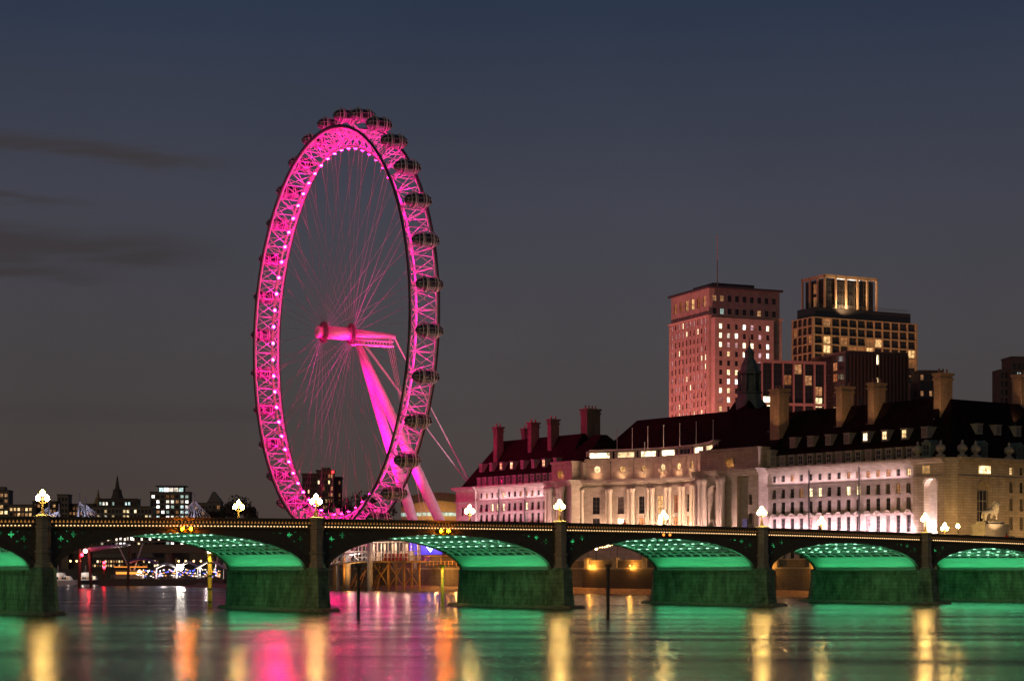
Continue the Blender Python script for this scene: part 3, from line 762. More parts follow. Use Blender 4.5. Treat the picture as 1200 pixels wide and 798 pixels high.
# body behind the fronts
body = MB()
hbox(body, 9, 58.6, 1, 20, GZ, EV_Z - .3); hbox(body, 58.6, 83, 1, 24, GZ, 36); hbox(body, 83, 136, 13, 30, GZ, 37.5); hbox(body, 136, 148, 1, 24, GZ, 36.4); hbox(body, 148, 196, 1, 20, GZ, EV_Z - .3)
hbox(body, 1.2, 9.6, 1, 20, GZ, EV_Z - .3); hbox(body, 1.2, 20, 18, 46, GZ, EV_Z - .4)
body.build('building_core', m_port, hall)
# long wings
rows_w = [(14.6, 3.9, 1.4, L_LOW, 2, 4), (19.6, 3.0, 1.45, L_LOW, 2, 3), (23.6, 2.2, 1.4, L_MID, 2, 3), (27.6, 1.6, 1.3, L_FRZ, 2, 2), (8.6, 3.6, 1.5, L_LOW, 2, 3)]
PL = (1, .62, .76)
for nm, uf, un, n in (('south', 58.6, 9.4, 15), ('north', 187.5, 148, 13)):
    mb = MB(); O, W = front(uf, un, 0, rows_w, n, 0, mb=mb); mb.build('wing_front', m_port, hall)
    mb = MB()
    for z0, z1, pr in ((30.1, 30.6, .5), (30.6, 31.0, .95), (31.0, 31.4, 1.25), (26.5, 26.95, .38), (18.75, 19.15, .3), (13.4, 13.9, 2.0)): hbox(mb, un, uf, -pr, -.004, z0, z1)
    mb.build('cornice', m_port, hall)
    mb = MB(); bw = W / n if False else (uf - un - 1.2) / n
    for k in range(n):
        uc = uf - .6 - bw * (k + .5); c = H(uc, -.2, 0)
        # arched hood over every ground window
        pts = []
        for q in range(9):
            t = math.pi * q / 8; pts.append((1.1 * math.cos(t), 18.7 + .95 * math.sin(t)))
        for (a, za), (b, zb) in zip(pts[:-1], pts[1:]): mb.tube(H(uc + a, -.25, za), H(uc + b, -.25, zb), .16, n=5)
        hbox(mb, uc - .85, uc + .85, -.24, -.004, 19.28, 19.5); hbox(mb, uc - .8, uc + .8, -.2, -.004, 23.2, 23.42)
    tag(mb.build('window_surrounds', m_port, hall), kind='stuff')
    # up-lighters on the ledge
    hous = MB()
    for k in range(n + 1):
        uc = uf - .6 - bw * k
        hous.cbox(H(uc, -1.7, 14.0), .5, .35, .25, tuple(CU))
        light('AREA', 'wall_washer', H(uc, -1.7, 14.25), 600 if nm == 'south' else 900, PL, hall, size=.5, aim=H(uc, -.75, 19))
    tag(hous.build('wall_washer_housing', m_frame_d, hall), kind='stuff')
    mb = MB()
    for k in (n * .31, n * .66): hbox(mb, uf - bw * k - .15, uf - bw * k + .15, -.5, -.2, GZ, 31)
    mb.build('drain_pipe', m_frame_d, hall)
    hous = MB()
    light('AREA', 'cornice_washer', H((uf + un) / 2, -1.0, 27.0), 2000 if nm == 'south' else 1700, (1, .66, .76), hall, size=(uf - un) * .92, size_y=.15, aim=H((uf + un) / 2, -.85, 30))

mb = MB(); O, W = front(198, 187.5, -.8, [(12, 3.4, 1.2, L_LOW, 2, 4), (17.6, 2.6, 1.2, L_LOW, 2, 3), (22.6, 2.4, 1.2, L_LOW, 2, 3)], 2, 0, mb=mb, margin=2)
for u_ in (198, 187.5): mb.quad([H(u_, -.8, GZ), H(u_, 20 if u_ > 190 else 1, GZ), H(u_, 20 if u_ > 190 else 1, EV_Z), H(u_, -.8, EV_Z)])
mb.build('end_pavilion', m_port, hall)
mb = MB()
for z0, z1, pr in ((30.1, 30.6, .5), (30.6, 31.3, 1.1), (26.5, 26.9, .3)): hbox(mb, 187.2, 198 + pr, -.8 - pr, -.804, z0, z1)
mb.build('cornice', m_port, hall)
for u_ in (189, 196.5): light('AREA', 'wall_washer', H(u_, -3, 13), 800, PL, hall, size=.5, aim=H(u_, -1.4, 21))

def hiproof(mb, u0, u1, v0, v1, z0, zr, h0, h1, rv=0):
    vm = (v0 + v1) / 2
    p = [H(u0, v0, z0), H(u1, v0, z0), H(u1, v1, z0), H(u0, v1, z0), H(u0 + h0, vm - rv, zr), H(u1 - h1, vm - rv, zr), H(u1 - h1, vm + rv, zr), H(u0 + h0, vm + rv, zr)]
    mb.hexa(p)
rf = MB()
hiproof(rf, 9, 60, .6, 20, EV_Z, 46.0, .5, .5, .6); hiproof(rf, -.3, 21, .6, 46, EV_Z + .05, 45.6, 9, 8, 12)
hiproof(rf, 58, 84, 1.5, 26, 36.2, 46.2, 4, 4, 1); hiproof(rf, 72, 149, 14.8, 36, 38.4, 49.5, 9, 10, 2); hiproof(rf, 136, 149, 1.5, 24, 36.3, 45, 5, 4, 1)
hiproof(rf, 147, 198, .8, 20, EV_Z, 45.6, .5, 9, .6); hiproof(rf, 100, 118, 31, 49, 40, 53.6, 6, 6, 3); rf.build('roof', m_roof, hall)

# dormers: a prototype each, copied along the eaves and up the slopes
def dormer_mesh(w, h, d, pane, gable):
    mb = MB(); mb.box((-w / 2, 0), w, d, 0, h, mi=0)
    mb.box((-w / 2 - .15, -.15), w + .3, d + .15, h, h + .18, mi=0)
    if gable: mb.hexa([(-w / 2 - .1, -.1, h + .18), (w / 2 + .1, -.1, h + .18), (w / 2 + .1, d, h + .18), (-w / 2 - .1, d, h + .18), (-.05, -.1, h + .9), (.05, -.1, h + .9), (.05, d, h + .9), (-.05, d, h + .9)], 0)
    a = w * .32
    mb.quad([(-a, -.02, h * .18), (a, -.02, h * .18), (a, -.02, h * .88), (-a, -.02, h * .88)], 1)
    mb.box((-.05, -.05), .1, .03, h * .18, h * .88, mi=0)
    mb.box((-a, -.05), 2 * a, .03, h * .5, h * .55, mi=0)
    return mb
DM = {}
def dormer(u, v, z, w, h, d, pane, mt, gable=False, U=None):
    key = (w, h, pane, mt.name, gable)
    if key not in DM:
        mb = dormer_mesh(w, h, d, pane, gable); o = mb.build('dormer', [mt, PANES[pane]]); DM[key] = o.data; bpy.data.objects.remove(o)
    o = bpy.data.objects.new('dormer', DM[key]); COL.objects.link(o); o.parent = hall; p = Vector(H(u, v, z)) - wloc(hall); o.location = p
    U = U or HB; o.rotation_euler = (0, 0, math.atan2(U.y, U.x))
for k in range(15): dormer(lerp(11.5, 57, k / 14), .2, 31.4, 2.0, 2.7, 4, pick(('dark', 5), ('blind', 3)), m_dorm)
for k in range(13): dormer(lerp(150, 187, k / 12), .2, 31.4, 1.9, 2.5, 4, pick(('dark', 5), ('blind', 3)), m_dorm)
for k in range(8): dormer(lerp(9.5, 53, k / 7), 3.0, 36.2, 1.9, 2.5, 4, 'warm' if k in (1, 2) else 'yellow' if k == 3 else 'blind', m_dorm)
for k in range(8): dormer(lerp(152, 190, k / 7), 3.0, 36.0, 1.5, 2.4, 4, 'warm' if k in (1, 4, 5) else 'blind', m_dorm)
VD = CV
for u_, k in ((6.5, 0),): dormer(u_, .3, 31.4, 2.6, 3.3, 4, 'dark', m_lead, True)
def dormer_side(v, z, mt, big, pane='blind'): dormer(-.1 + (0 if big else 3.0), v, z, 2.4 if big else 1.9, 3.2 if big else 2.3, 4, pane, mt, big, VD)
for v in (12.5, 25, 37): dormer_side(v, 31.4, m_lead, True, 'dark')
for v in (14.5, 21, 28): dormer_side(v, 37.2, m_dorm, False, 'blind')

# projecting pavilions and the corner tower
def niche(mb, O, U, W, z0, z1, uc, w, zb, zh, depth=2.0, mi=0):
    """plain wall with one round-headed niche of width w, springing at zh"""
    U = Vector(U).normalized(); N = out_of(U); P = lambda u, z, d=0: (O[0] + U.x * u - N.x * d, O[1] + U.y * u - N.y * d, z)
    arc = [(uc + w / 2 * math.cos(math.pi * k / 12), zh + w / 2 * math.sin(math.pi * k / 12)) for k in range(13)]
    opening = [(uc + w / 2, zb)] + arc + [(uc - w / 2, zb)]
    loops = [[Vector((0, z0, 0)), Vector((W, z0, 0)), Vector((W, z1, 0)), Vector((0, z1, 0))], [Vector((a, b, 0)) for a, b in opening]]
    flat = [p for l in loops for p in l]; mb.faces([P(p.x, p.y) for p in flat], tessellate_polygon(loops), mi)
    m = len(opening)
    for j in range(m):
        (a, b), (c, d) = opening[j], opening[(j + 1) % m]; mb.quad([P(a, b), P(c, d), P(c, d, depth), P(a, b, depth)], mi)
    mb.quad([P(a, b, depth) for a, b in opening], mi)
    for q in range(1, 3):      # stepped archivolt
        arc2 = [(uc + (w / 2 + .35 * q) * math.cos(math.pi * k / 12), zh + (w / 2 + .35 * q) * math.sin(math.pi * k / 12)) for k in range(13)]
        for (a, b), (c, d) in zip(arc2[:-1], arc2[1:]): mb.tube(P(a, b, -.03), P(c, d, -.03), .11, n=4, mi=mi)
for uf, un, v, nwin in ((83, 58.6, -3.2, 1), (148, 136, -3.0, 0)):
    mb = MB(); Wd = uf - un
    if nwin:
        # left part niche with columns, right part plain with two small windows
        niche(mb, H(uf, v, 0), HB, 16.5, GZ, EV_Z, 7.6, 4.2, GZ + 3, 25.0)
        O = H(uf - 16.5, v + 1.2, 0); hs = []
        for zb in (13, 17.4, 22.2): hs.append((3.0, 4.2, zb, zb + 2.6)); WINS.append((O, HB, 3.6, zb, 1.2, 2.6, 'blind', m_frame_d, .4, 2, 3))
        facade(mb, O, HB, Wd - 16.5, GZ, EV_Z, hs, .4)
        mb.quad([H(uf - 16.5, v, GZ), H(uf - 16.5, v + 1.2, GZ), H(uf - 16.5, v + 1.2, EV_Z), H(uf - 16.5, v, EV_Z)])
    else: niche(mb, H(uf, v, 0), HB, Wd, GZ, EV_Z, 5.0, 3.6, GZ + 3, 25.0)
    for u_, sg in ((uf, 1), (un, -1)): mb.quad([H(u_, v, GZ), H(u_, 2, GZ), H(u_, 2, EV_Z), H(u_, v, EV_Z)])
    mb.build('pavilion', m_port, hall)
    mb = MB()
    for z0, z1, pr in ((29.6, 30.3, .45), (30.3, 30.9, .9), (30.9, 31.35, 1.3)): hbox(mb, un - .3, uf + .3, v - pr, 2, z0, z1)
    mb.build('cornice', m_port, hall)
    # attic storey with a lit arched opening
    mb = MB(); W2 = Wd - 2.4
    niche(mb, H(uf - 1.0, v + 1.2, 0), HB, W2, 31.3, 36.2, W2 * (.52 if nwin else .45), 2.6, 32.2, 33.0, .8)
    for u_ in (uf - 1.0, uf - 1.0 - W2): mb.quad([H(u_, v + 1.2, 31.3), H(u_, 6, 31.3), H(u_, 6, 36.2), H(u_, v + 1.2, 36.2)])
    hbox(mb, uf - 1.0 - W2 - .2, uf - .8, v + .8, 6, 36.2, 36.8); mb.build('attic', m_rust, hall)
    uu = uf - 1.0 - W2 * (.52 if nwin else .45)
    light('POINT', 'attic_lamp', H(uu, v + 1.1, 32.7), 60, (1, .45, .12), hall, radius=.1)
    for du in ((4.0, 11.2) if nwin else (2.2, 7.9)):
        for dd in (-.8, .8):
            mb = MB(); mb.lathe(H(uf - du + dd, v - .9, 12.5), [(.95, 0), (.95, .4), (.75, .6), (.72, 5), (.62, 15.2), (.8, 15.6), (.95, 16.4), (.95, 17.1)], 14); mb.build('column', mat('column_stone', (.46, .40, .33), .7, var=.12, scale=.6), hall)
        light('AREA', 'column_flood', H(uf - du, v - 2.3, 13.2), 3200 if nwin else 2600, (1, .60, .52), hall, size=.5, aim=H(uf - du, v - .6, 24))
    mb = MB(); hbox(mb, un + (8 if nwin else 0), uf, v - 2.6, v - .003, GZ, 12.5); mb.build('podium', m_port, hall)
    if nwin:
        mb = MB()
        for k in range(7):   # carved figure group standing before the niche
            mb.ball(H(uf - 7.6 + random.uniform(-1, 1), v - .6, 13 + k * .65), .55 - .03 * k, 6)
        mb.build('carved_group', m_port, hall)
# crescent: seven bays on a concave arc between the pavilions
UA, UB, NBAY, SAG = 83.0, 136.0, 8, 9.5
arcp = []
for k in range(NBAY + 1):
    f = k / NBAY; arcp.append((lerp(UB, UA, f), 1.0 + SAG * math.sin(math.pi * f) ** .8))
def aseg(mb, off0, off1, z0, z1):
    ring = []
    for u, v in arcp: ring.append([H(u, v + off0, z0), H(u, v + off1, z0), H(u, v + off1, z1), H(u, v + off0, z1)])
    mb.loft(ring)
wallm = MB(); attm = MB(); topm = MB()
for k in range(NBAY):
    (ua, va), (ub, vb) = arcp[k], arcp[k + 1]; a, b = Vector(H(ua, va, 0)[:2]), Vector(H(ub, vb, 0)[:2]); U = (b - a).normalized(); W = (b - a).length
    hs = [(W / 2 - 1.1, W / 2 + 1.1, 14.5, 20.4), (W / 2 - 1.1, W / 2 + 1.1, 21.6, 26.4)]
    facade(wallm, a, U, W, GZ, EV_Z, hs, .35)
    WINS.append((a, U, W / 2, 14.5, 2.2, 5.9, 'yellow' if k in (1, 3) else pick(('dark', 3), ('blind', 2), ('dim', 1)), m_frame_d, .35, 2, 4))
    WINS.append((a, U, W / 2, 21.6, 2.2, 4.8, 'warm' if k in (3, 6) else pick(('dark', 3), ('blind', 2), ('dim', 1)), m_frame_d, .35, 2, 4))
    # attic with round windows
    N = out_of(U); P = lambda u, z, d=0: (a.x + U.x * u - N.x * d, a.y + U.y * u - N.y * d, z)
    circ = [(W / 2 + .95 * math.cos(2 * math.pi * q / 20), 34.3 + .95 * math.sin(2 * math.pi * q / 20)) for q in range(20)]
    loops = [[Vector((0, 31.2, 0)), Vector((W, 31.2, 0)), Vector((W, 36.9, 0)), Vector((0, 36.9, 0))], [Vector((x, z, 0)) for x, z in circ]]
    flat = [p for l in loops for p in l]; attm.faces([P(p.x, p.y, 1.0) for p in flat], tessellate_polygon(loops))
    for q in range(20): attm.quad([P(*circ[q], 1.0), P(*circ[(q + 1) % 20], 1.0), P(*circ[(q + 1) % 20], 1.5), P(*circ[q], 1.5)])
    mb = MB(); mb.quad([P(x, z, 1.42) for x, z in circ], 0)
    mb.tube(P(W / 2 - .9, 34.3, 1.38), P(W / 2 + .9, 34.3, 1.38), .05, n=4, mi=1); mb.tube(P(W / 2, 33.4, 1.38), P(W / 2, 35.2, 1.38), .05, n=4, mi=1)
    mb.build('round_window', [PANES['warm' if k % 3 else 'yellow'], m_frame_d], hall)
    hs = [(W * .12, W * .88, 37.6, 39.2)]
    O = (a.x - N.x * 3.0, a.y - N.y * 3.0); facade(topm, O, U, W, 36.6, 39.6, hs, .3)
    WINS.append((O, U, W / 2, 37.6, W * .76, 1.6, 'yellow' if k in (0, 1, 2, 3, 5, 6) else 'dark', m_frame_w, .3, 3, 1))
wallm.build('crescent_wall', m_port, hall); aseg(attm, .7, 1.6, 36.9, 37.3); attm.build('crescent_attic', m_port, hall); aseg(topm, 2.2, 6, 39.6, 40.0); topm.build('crescent_clerestory', m_port, hall)
mb = MB()
for z0, z1, pr in ((28.6, 29.2, .35), (29.9, 30.5, .8), (30.5, 31.3, 1.3)): aseg(mb, -pr, .9, z0, z1)
mb.build('cornice', m_port, hall)
mb = MB(); aseg(mb, -2.2, -.01, GZ, 12.6); mb.build('podium', m_port, hall)
for k in range(NBAY + 1):
    u, v = arcp[k]
    for dd in ((-.75, .75) if 0 < k < NBAY else (0,)):
        mb = MB(); mb.lathe(H(u + dd, v - .35, 12.6), [(.72, 0), (.72, .4), (.56, .6), (.55, 5), (.48, 14.8), (.62, 15.1), (.74, 15.9), (.74, 16.1)], 14); mb.build('column', mat('column_stone', (.46, .40, .33), .7, var=.12, scale=.6), hall)
    if 0 < k < NBAY: light('AREA', 'column_flood', H(u, v - 2.1, 12.9), 3600, (1, .60, .40), hall, size=.5, aim=H(u, v - .5, 26))
for k in range(NBAY):
    (u0, v0), (u1, v1) = arcp[k], arcp[k + 1]; light('AREA', 'attic_fill', H((u0 + u1) / 2, (v0 + v1) / 2 - .5, 31.7), 120, (1, .56, .28), hall, size=.4, aim=H((u0 + u1) / 2, (v0 + v1) / 2 + .9, 36))  # warm fill added against the wheel's pink on the attic
for k in range(7):
    u = lerp(131, 90, k / 6); mb = MB(); mb.tube(H(u, 9.5, 39.6), H(u, 9.5, 45.6), .12, .07, 6); mb.ball(H(u, 9.5, 45.7), .16, 6); mb.build('flagpole', m_frame_w, hall)
mb = MB(); mb.tube(H(112, 4, 12.6), H(112, 4, 41), .13, .08, 6); mb.build('flagpole', m_frame_w, hall)
# corner tower by the bridge: river side niche, then the face towards the bridge
mb = MB(); niche(mb, H(9.4, -.8, 0), HB, 9.4, GZ, EV_Z, 5.2, 4.0, GZ + 2, 24.6, 2.2)
mb.quad([H(9.4, -.8, GZ), H(9.4, 1.5, GZ), H(9.4, 1.5, EV_Z), H(9.4, -.8, EV_Z)])
# chamfered corner
mb.quad([H(0, -.8, GZ), H(-1.8, 1.4, GZ), H(-1.8, 1.4, EV_Z), H(0, -.8, EV_Z)])
mb2 = mb; niche(mb2, H(-1.8, 1.4, 0), CV, 16.4, GZ, EV_Z, 9.2, 5.0, GZ + 2, 23.4, 1.2)
O = H(-1.8, 17.8, 0); hs = []
for k in range(7):
    for zb, h in ((10, 3), (15, 3), (19.4, 2.8), (23.6, 2.4), (27.7, 1.8)):
        u = 2.0 + k * 3.6; hs.append((u - .65, u + .65, zb, zb + h)); WINS.append((O, CV, u, zb, 1.3, h, 'warm' if zb > 27 and k in (0, 3) else pick(('dark', 3), ('blind', 2)), m_frame_d, .45, 2, 3))
facade(mb2, O, CV, 27, GZ, EV_Z, hs, .45); mb2.build('corner_tower', m_rust, hall)
mb = MB()
for z0, z1, pr in ((26.7, 27.1, .25), (29.9, 30.3, .3), (30.3, 30.8, .7), (30.8, 31.3, 1.1)):
    hbox(mb, -.004, 9.6, -.8 - pr, -.804, z0, z1); hbox(mb, -1.8 - pr, -1.804, 1.4, 44, z0, z1)
mb.build('cornice', m_rust, hall)
# lit lunettes in the frieze and glazing inside the niches
for (O, U, uc, w, pane) in ((H(9.4, -.93, 0), HB, 4.0, 2.3, 'warm'), (H(-1.93, 1.4, 0), CV, 9.2, 4.0, 'warm')):
    WINS.append((O, U, uc, 27.7, w, 1.9, pane, m_frame_w, 0.0, 3, 2))
WINS.append((H(9.4, 1.2, 0), HB, 5.6, 12, 2.2, 11, 'dark', m_frame_d, 0, 2, 5)); WINS.append((H(-.75, 1.4, 0), CV, 9.2, 9.5, 3.8, 14.5, 'dark', m_frame_w, 0, 3, 6))
light('AREA', 'niche_flood', H(5.2, -.3, 10.0), 9000, (1, .70, .76), hall, size=.6, aim=H(4.0, .3, 22))
light('AREA', 'niche_flood', H(3.0, -.2, 10.0), 2500, (1, .72, .76), hall, size=.6, aim=H(6.6, 1, 22))
# urns over the corner cornice
for u, v in ((8.9, .2), (2.0, .2), (-1.0, 4.0), (-1.0, 8.5), (-1.0, 20)):
    mb = MB(); mb.lathe(H(u, v, 31.3), [(1.15, 0), (1.15, .5), (.5, .8), (.55, 1.1), (1.05, 1.5), (1.2, 2.1), (1.0, 2.7), (.45, 3.0), (.25, 3.3), (.35, 3.6), (.1, 4.0)], 12); mb.build('urn', m_dorm, hall)
place_windows(hall, WINS)
# chimneys
def chimney(x, u, v, w, d, z0, z1):
    mb = MB(); hbox(mb, u - w / 2, u + w / 2, v - d / 2, v + d / 2, z0, z1 - 1.6); hbox(mb, u - w / 2 - .25, u + w / 2 + .25, v - d / 2 - .25, v + d / 2 + .25, z1 - 1.6, z1 - 1.2)
    hbox(mb, u - w / 2 - .05, u + w / 2 + .05, v - d / 2 - .05, v + d / 2 + .05, z1 - 1.2, z1 - .5); hbox(mb, u - w / 2 - .35, u + w / 2 + .35, v - d / 2 - .35, v + d / 2 + .35, z1 - .5, z1)
    c = mb.build('chimney', m_chim if u < 150 else courses('dimmed_brick', (.17, .125, .09), .45, .55, var=.3, length=.9), hall); pot = MB(); n = max(2, int(max(w, d) / 1.1))  # far-end brick darkened to hold down the wheel's pink light
    for k in range(n):
        q = (k + .5) / n - .5; p = H(u + (q * w if w >= d else 0), v + (q * d if d > w else 0), z1)
        pot.lathe(p, [(.28, 0), (.22, .3), (.22, .9), (.27, 1.0)], 8)
    tag(pot.build('chimney_pot', mat('terracotta', (.3, .14, .08)), c), kind='stuff')
for u, v, w, d, z1 in ((10.1, 10, 2.2, 4.0, 51.6), (29.7, 8.5, 2.0, 4.0, 50.8), (40.3, 8.5, 2.0, 4.0, 50.8), (60.8, 6, 3.4, 3.4, 51.6), (151.7, 16, 3.0, 5.0, 53.3), (160, 8.5, 1.8, 3.0, 50.5), (170, 8.5, 1.8, 3.0, 50.2), (184, 16, 1.6, 2.6, 49.5), (185.5, 6.5, 2.0, 2.4, 49.7), (10.3, 38, 3, 3, 53)):
    if w:
        chimney(0, u, v, w, d, 30, z1)
        if u < 150: light('SPOT', 'chimney_fill', H(u - 5.5, v - 9, 40.5), 1900, (1, .55, .25), hall, aim=H(u, v, z1 - 4), spot=50, blend=.7, radius=.2)  # warm fill added to brighten the chimney
        if u < 150:
            mb = MB(); mb.cbox(H(u - 5.5, v - 9.1, 40.2), .4, .3, .3, tuple(CU)); mb.build('fill_light_box', m_frame_d, hall)  # housing made up for the added fill light
# cupola over the middle of the hall
cz = 52.6; cc = H(109, 40, cz)
mb = MB()
def sq(r, z, n=8): return [(cc[0] + r * math.cos(R(22.5 + 45 * k)), cc[1] + r * math.sin(R(22.5 + 45 * k)), z) for k in range(n)]
mb.loft([sq(r, z) for r, z in ((4.2, cz - 2), (4.2, cz + 1.2), (3.6, cz + 1.4), (3.4, cz + 3.2), (3.8, cz + 3.4), (3.8, cz + 3.8), (2.5, cz + 4.0), (2.3, cz + 8.6))])
for k in range(8): mb.tube(sq(3.1, 0)[k][:2] + (cz + 3.8,), sq(3.1, 0)[k][:2] + (cz + 9,), .36, n=8)
mb.loft([sq(r, z) for r, z in ((3.5, cz + 8.8), (3.6, cz + 9.6), (2.7, cz + 9.8), (2.5, cz + 11.2), (1.9, cz + 12.4), (1.4, cz + 13.2), (1.4, cz + 14.8), (1.6, cz + 15), (.9, cz + 15.8), (.3, cz + 16.6), (.12, cz + 19.2))])
mb.build('cupola', mat('dark_copper', (.09, .12, .10), .6, var=.35, scale=.8), hall)

# blue banner on the pavilion
b_ = H(63.5, -3.1, 0); o = thing('banner', 'narrow blue hanging banner on the stone wall of the riverside hall', 'banner', H(64.2, -2.6, 15))
mb = MB(); hbox(mb, 63.4, 65.2, -2.65, -2.55, 14.2, 18.6); mb.build('cloth', mat('blue_cloth', (.05, .07, .28), .8, var=.5, scale=.8), o)
mb = MB(); mb.tube(H(64.3, -2.0, 18.7), H(64.3, -2.75, 18.7), .06); mb.tube(H(63.3, -2.6, 18.7), H(65.3, -2.6, 18.7), .06); mb.build('hanger', m_frame_d, o)
# ------------------------------------------------------------------ towers and blocks behind
def V2(*a): return Vector(a)
def block(th, name, O, U, WF, WL, z0, z1, m_wall, front=None, left=None, wins=None, frame=None, depth=.4):
    """storey block: near corner O, front along U, left flank receding; rows/cols of openings on both seen faces"""
    U = Vector(U).normalized(); Vv = Vector((-U.y, U.x)); O = Vector(O); frame = frame or m_frame_d
    mb = MB()
    for (spec, o, u, W) in ((front, O, U, WF), (left, O + Vv * WL, -Vv, WL)):
        holes = []
        if spec:
            n, rows, w, h, zb, pitch, probs, mg = spec
            for r in range(rows):
                for k in range(n):
                    uc = mg + (W - 2 * mg) * (k + .5) / n; z = zb + r * pitch
                    if z + h > z1 - .2: continue
                    holes.append((uc - w / 2, uc + w / 2, z, z + h)); pb = probs(r, k) if callable(probs) else probs
                    wins.append((o, u, uc, z, w, h, pick(*pb), frame, depth, 2 if w > 1.6 else 1, 2))
        facade(mb, o, u, W, z0, z1, holes, depth)
    a, b, c, d = O, O + U * WF, O + U * WF + Vv * WL, O + Vv * WL
    mb.quad([(*b, z0), (*c, z0), (*c, z1), (*b, z1)]); mb.quad([(*c, z0), (*d, z0), (*d, z1), (*c, z1)]); mb.quad([(*p, z1) for p in (a, b, c, d)])
    return mb.build(name, m_wall, th)
def slab(th, name, O, U, WF, WL, z0, z1, m, e=.3):
    U = Vector(U).normalized(); Vv = Vector((-U.y, U.x)); O = Vector(O) - (U + Vv) * e
    mb = MB(); mb.box((O.x, O.y), WF + 2 * e, WL + 2 * e, z0, z1, tuple(U)); return mb.build(name, m, th)

# pink stone office tower
U = V2(.918, .395); Vv = V2(-.395, .918); O = V2(74, 720)
tw = thing('office_tower', 'tall square office tower lit rose pink, with rows of small windows and a mast', 'tower', (80, 735, 0))
m_rose = courses('rose_stone', (.46, .33, .27), 1.2, .8, var=.15)
W_ = []
pr_l = lambda r, k: (('yellow', 5), ('pinkish', 2), ('dark', 2)) if r < 7 and k < 7 else (('dark', 4), ('pinkish', 3), ('yellow', 1.2))
pr_f = lambda r, k: (('dark', 3), ('yellow', 3), ('white', 1.2), ('pinkish', 1))
block(tw, 'tower_shaft', O, U, 32, 31.5, GZ, 101.5, m_rose, (1, 24, 1.2, 1.9, 30, 3.45, pr_f, 28.8), (10, 21, 1.15, 2.1, 30, 3.45, pr_l, 1.0), W_)
block(tw, 'front_block', O - Vv * 3.2 + U * 1.0, U, 25.5, 3.2, GZ, 100.8, m_rose, (7, 20, 1.35, 2.0, 31, 3.45, pr_f, .8), None, W_)
block(tw, 'crown', O + U * .6 + Vv * .6, U, 30.8, 30.3, 101.5, 112.2, m_rose, (9, 2, 1.7, 2.2, 102.6, 4.9, (('dark', 3), ('cool', 2), ('dim', 1)), .8), (6, 1, 2.6, 4.0, 105.6, 5, (('dim', 2), ('warm', 1)), 1.2), W_)
slab(tw, 'cornice', O, U, 32, 31.5, 101.5, 102.0, m_rose, .5); slab(tw, 'roof_cornice', O, U, 32, 31.5, 112.2, 113.0, m_darkrim, .4)
slab(tw, 'plant_room', O + U * 6 + Vv * 7, U, 18, 16, 113.0, 115.4, m_darkrim, 0)
mb = MB(); q = O + U * 5.5 + Vv * 3; mb.tube((*q, 100), (*q, 133), .28, .12, 6); mb.build('mast', m_rose, tw)
for k in range(11):    # pilaster strips between the window columns
    mb = MB(); q = O + Vv * (1.0 + k * 2.95); q -= U * .3; mb.box((q.x, q.y), .3, .5, 24, 101, tuple(U)); mb.build('pilaster_strip', m_rose, tw)
place_windows(tw, W_)
for q, aim, pw, col in ((O - U * 60 + Vv * 24, O + Vv * 16, 270000, (1, .28, .28)), (O - Vv * 34 - U * 16, O + U * 16, 200000, (1, .33, .27)), (O + U * 62 - Vv * 6, O + U * 32, 60000, (1, .5, .2))):
    mb = MB(); mb.cbox((q.x, q.y, GZ + .6), 1.4, 1.2, 1.2, tuple(U)); mb.build('floodlight', m_darkrim, tw)
    light('SPOT', 'tower_flood', (q.x, q.y, GZ + 2), pw * 1.6, col, tw, aim=(aim.x, aim.y, 74), spot=75, blend=.8, radius=.6)

# tan gridded tower with a framed top
m_tan = mat('tan_frame', (.42, .30, .19), .6, var=.15); m_glassd = mat('dark_glazing', (.022, .02, .02), .08, var=0, spec=.7)
U = V2(.89, .45).normalized(); Vv = V2(-U.y, U.x); O = V2(125.9, 800)
tw = thing('residential_tower', 'stepped residential tower with tan window grid and an open framed glass top', 'tower', (150, 815, 0)); W_ = []
pr = lambda r, k: (('dark', 8), ('dim', 1.4), ('warm', 1.4)) if r not in (15, 16) else (('dark', 4), ('yellow', 2.2), ('warm', 2))
block(tw, 'tower_shaft', O, U, 55, 15.3, GZ, 112, m_tan, (12, 23, 3.9, 3.2, 26, 3.75, pr, .8), (4, 23, 2.9, 3.2, 26, 3.75, pr, .6), W_, depth=.7)
slab(tw, 'setback_storey', O + U * 2 + Vv * 1, U, 50, 13, 112, 116.3, m_glassd, 0)
mb = MB()
for k in range(34): q = O + U * (k * 1.5 + .6) + Vv * .4; mb.tube((*q, 116.3), (*q, 117.6), .06, n=4)
for z in (117.0, 117.6): mb.tube((*(O + U * .6 + Vv * .4), z), (*(O + U * 50.5 + Vv * .4), z), .08, n=4)
tag(mb.build('terrace_railing', m_frame_d, tw), kind='stuff')
O2 = O + U * 6 - Vv * .0
block(tw, 'penthouse', O2 + Vv * 1.2 + U * 1.2, U, 25, 14, 116.3, 128.6, m_glassd, (5, 2, 3.6, 4.4, 117.2, 5.6, (('dark', 7), ('warm', 1), ('dim', 1)), .6), (3, 2, 3.0, 4.4, 117.2, 5.6, (('dark', 6), ('dim', 1)), .6), W_, depth=.2)
mb = MB(); A_s = [(0, 0), (5.6, 0), (11, 0), (17, 0), (22, 0), (27, 0), (0, 5), (0, 10.5), (0, 16)]
for a, b in A_s: q = O2 + U * a + Vv * b; mb.box((q.x, q.y), .75, .75, 116.3, 130.2, tuple(U))
q = O2; mb.box((q.x, q.y), 27.75, .8, 128.9, 130.2, tuple(U)); mb.box((q.x, q.y), .8, 16.7, 128.88, 130.18, tuple(U)); mb.build('crown_frame', m_tan, tw)
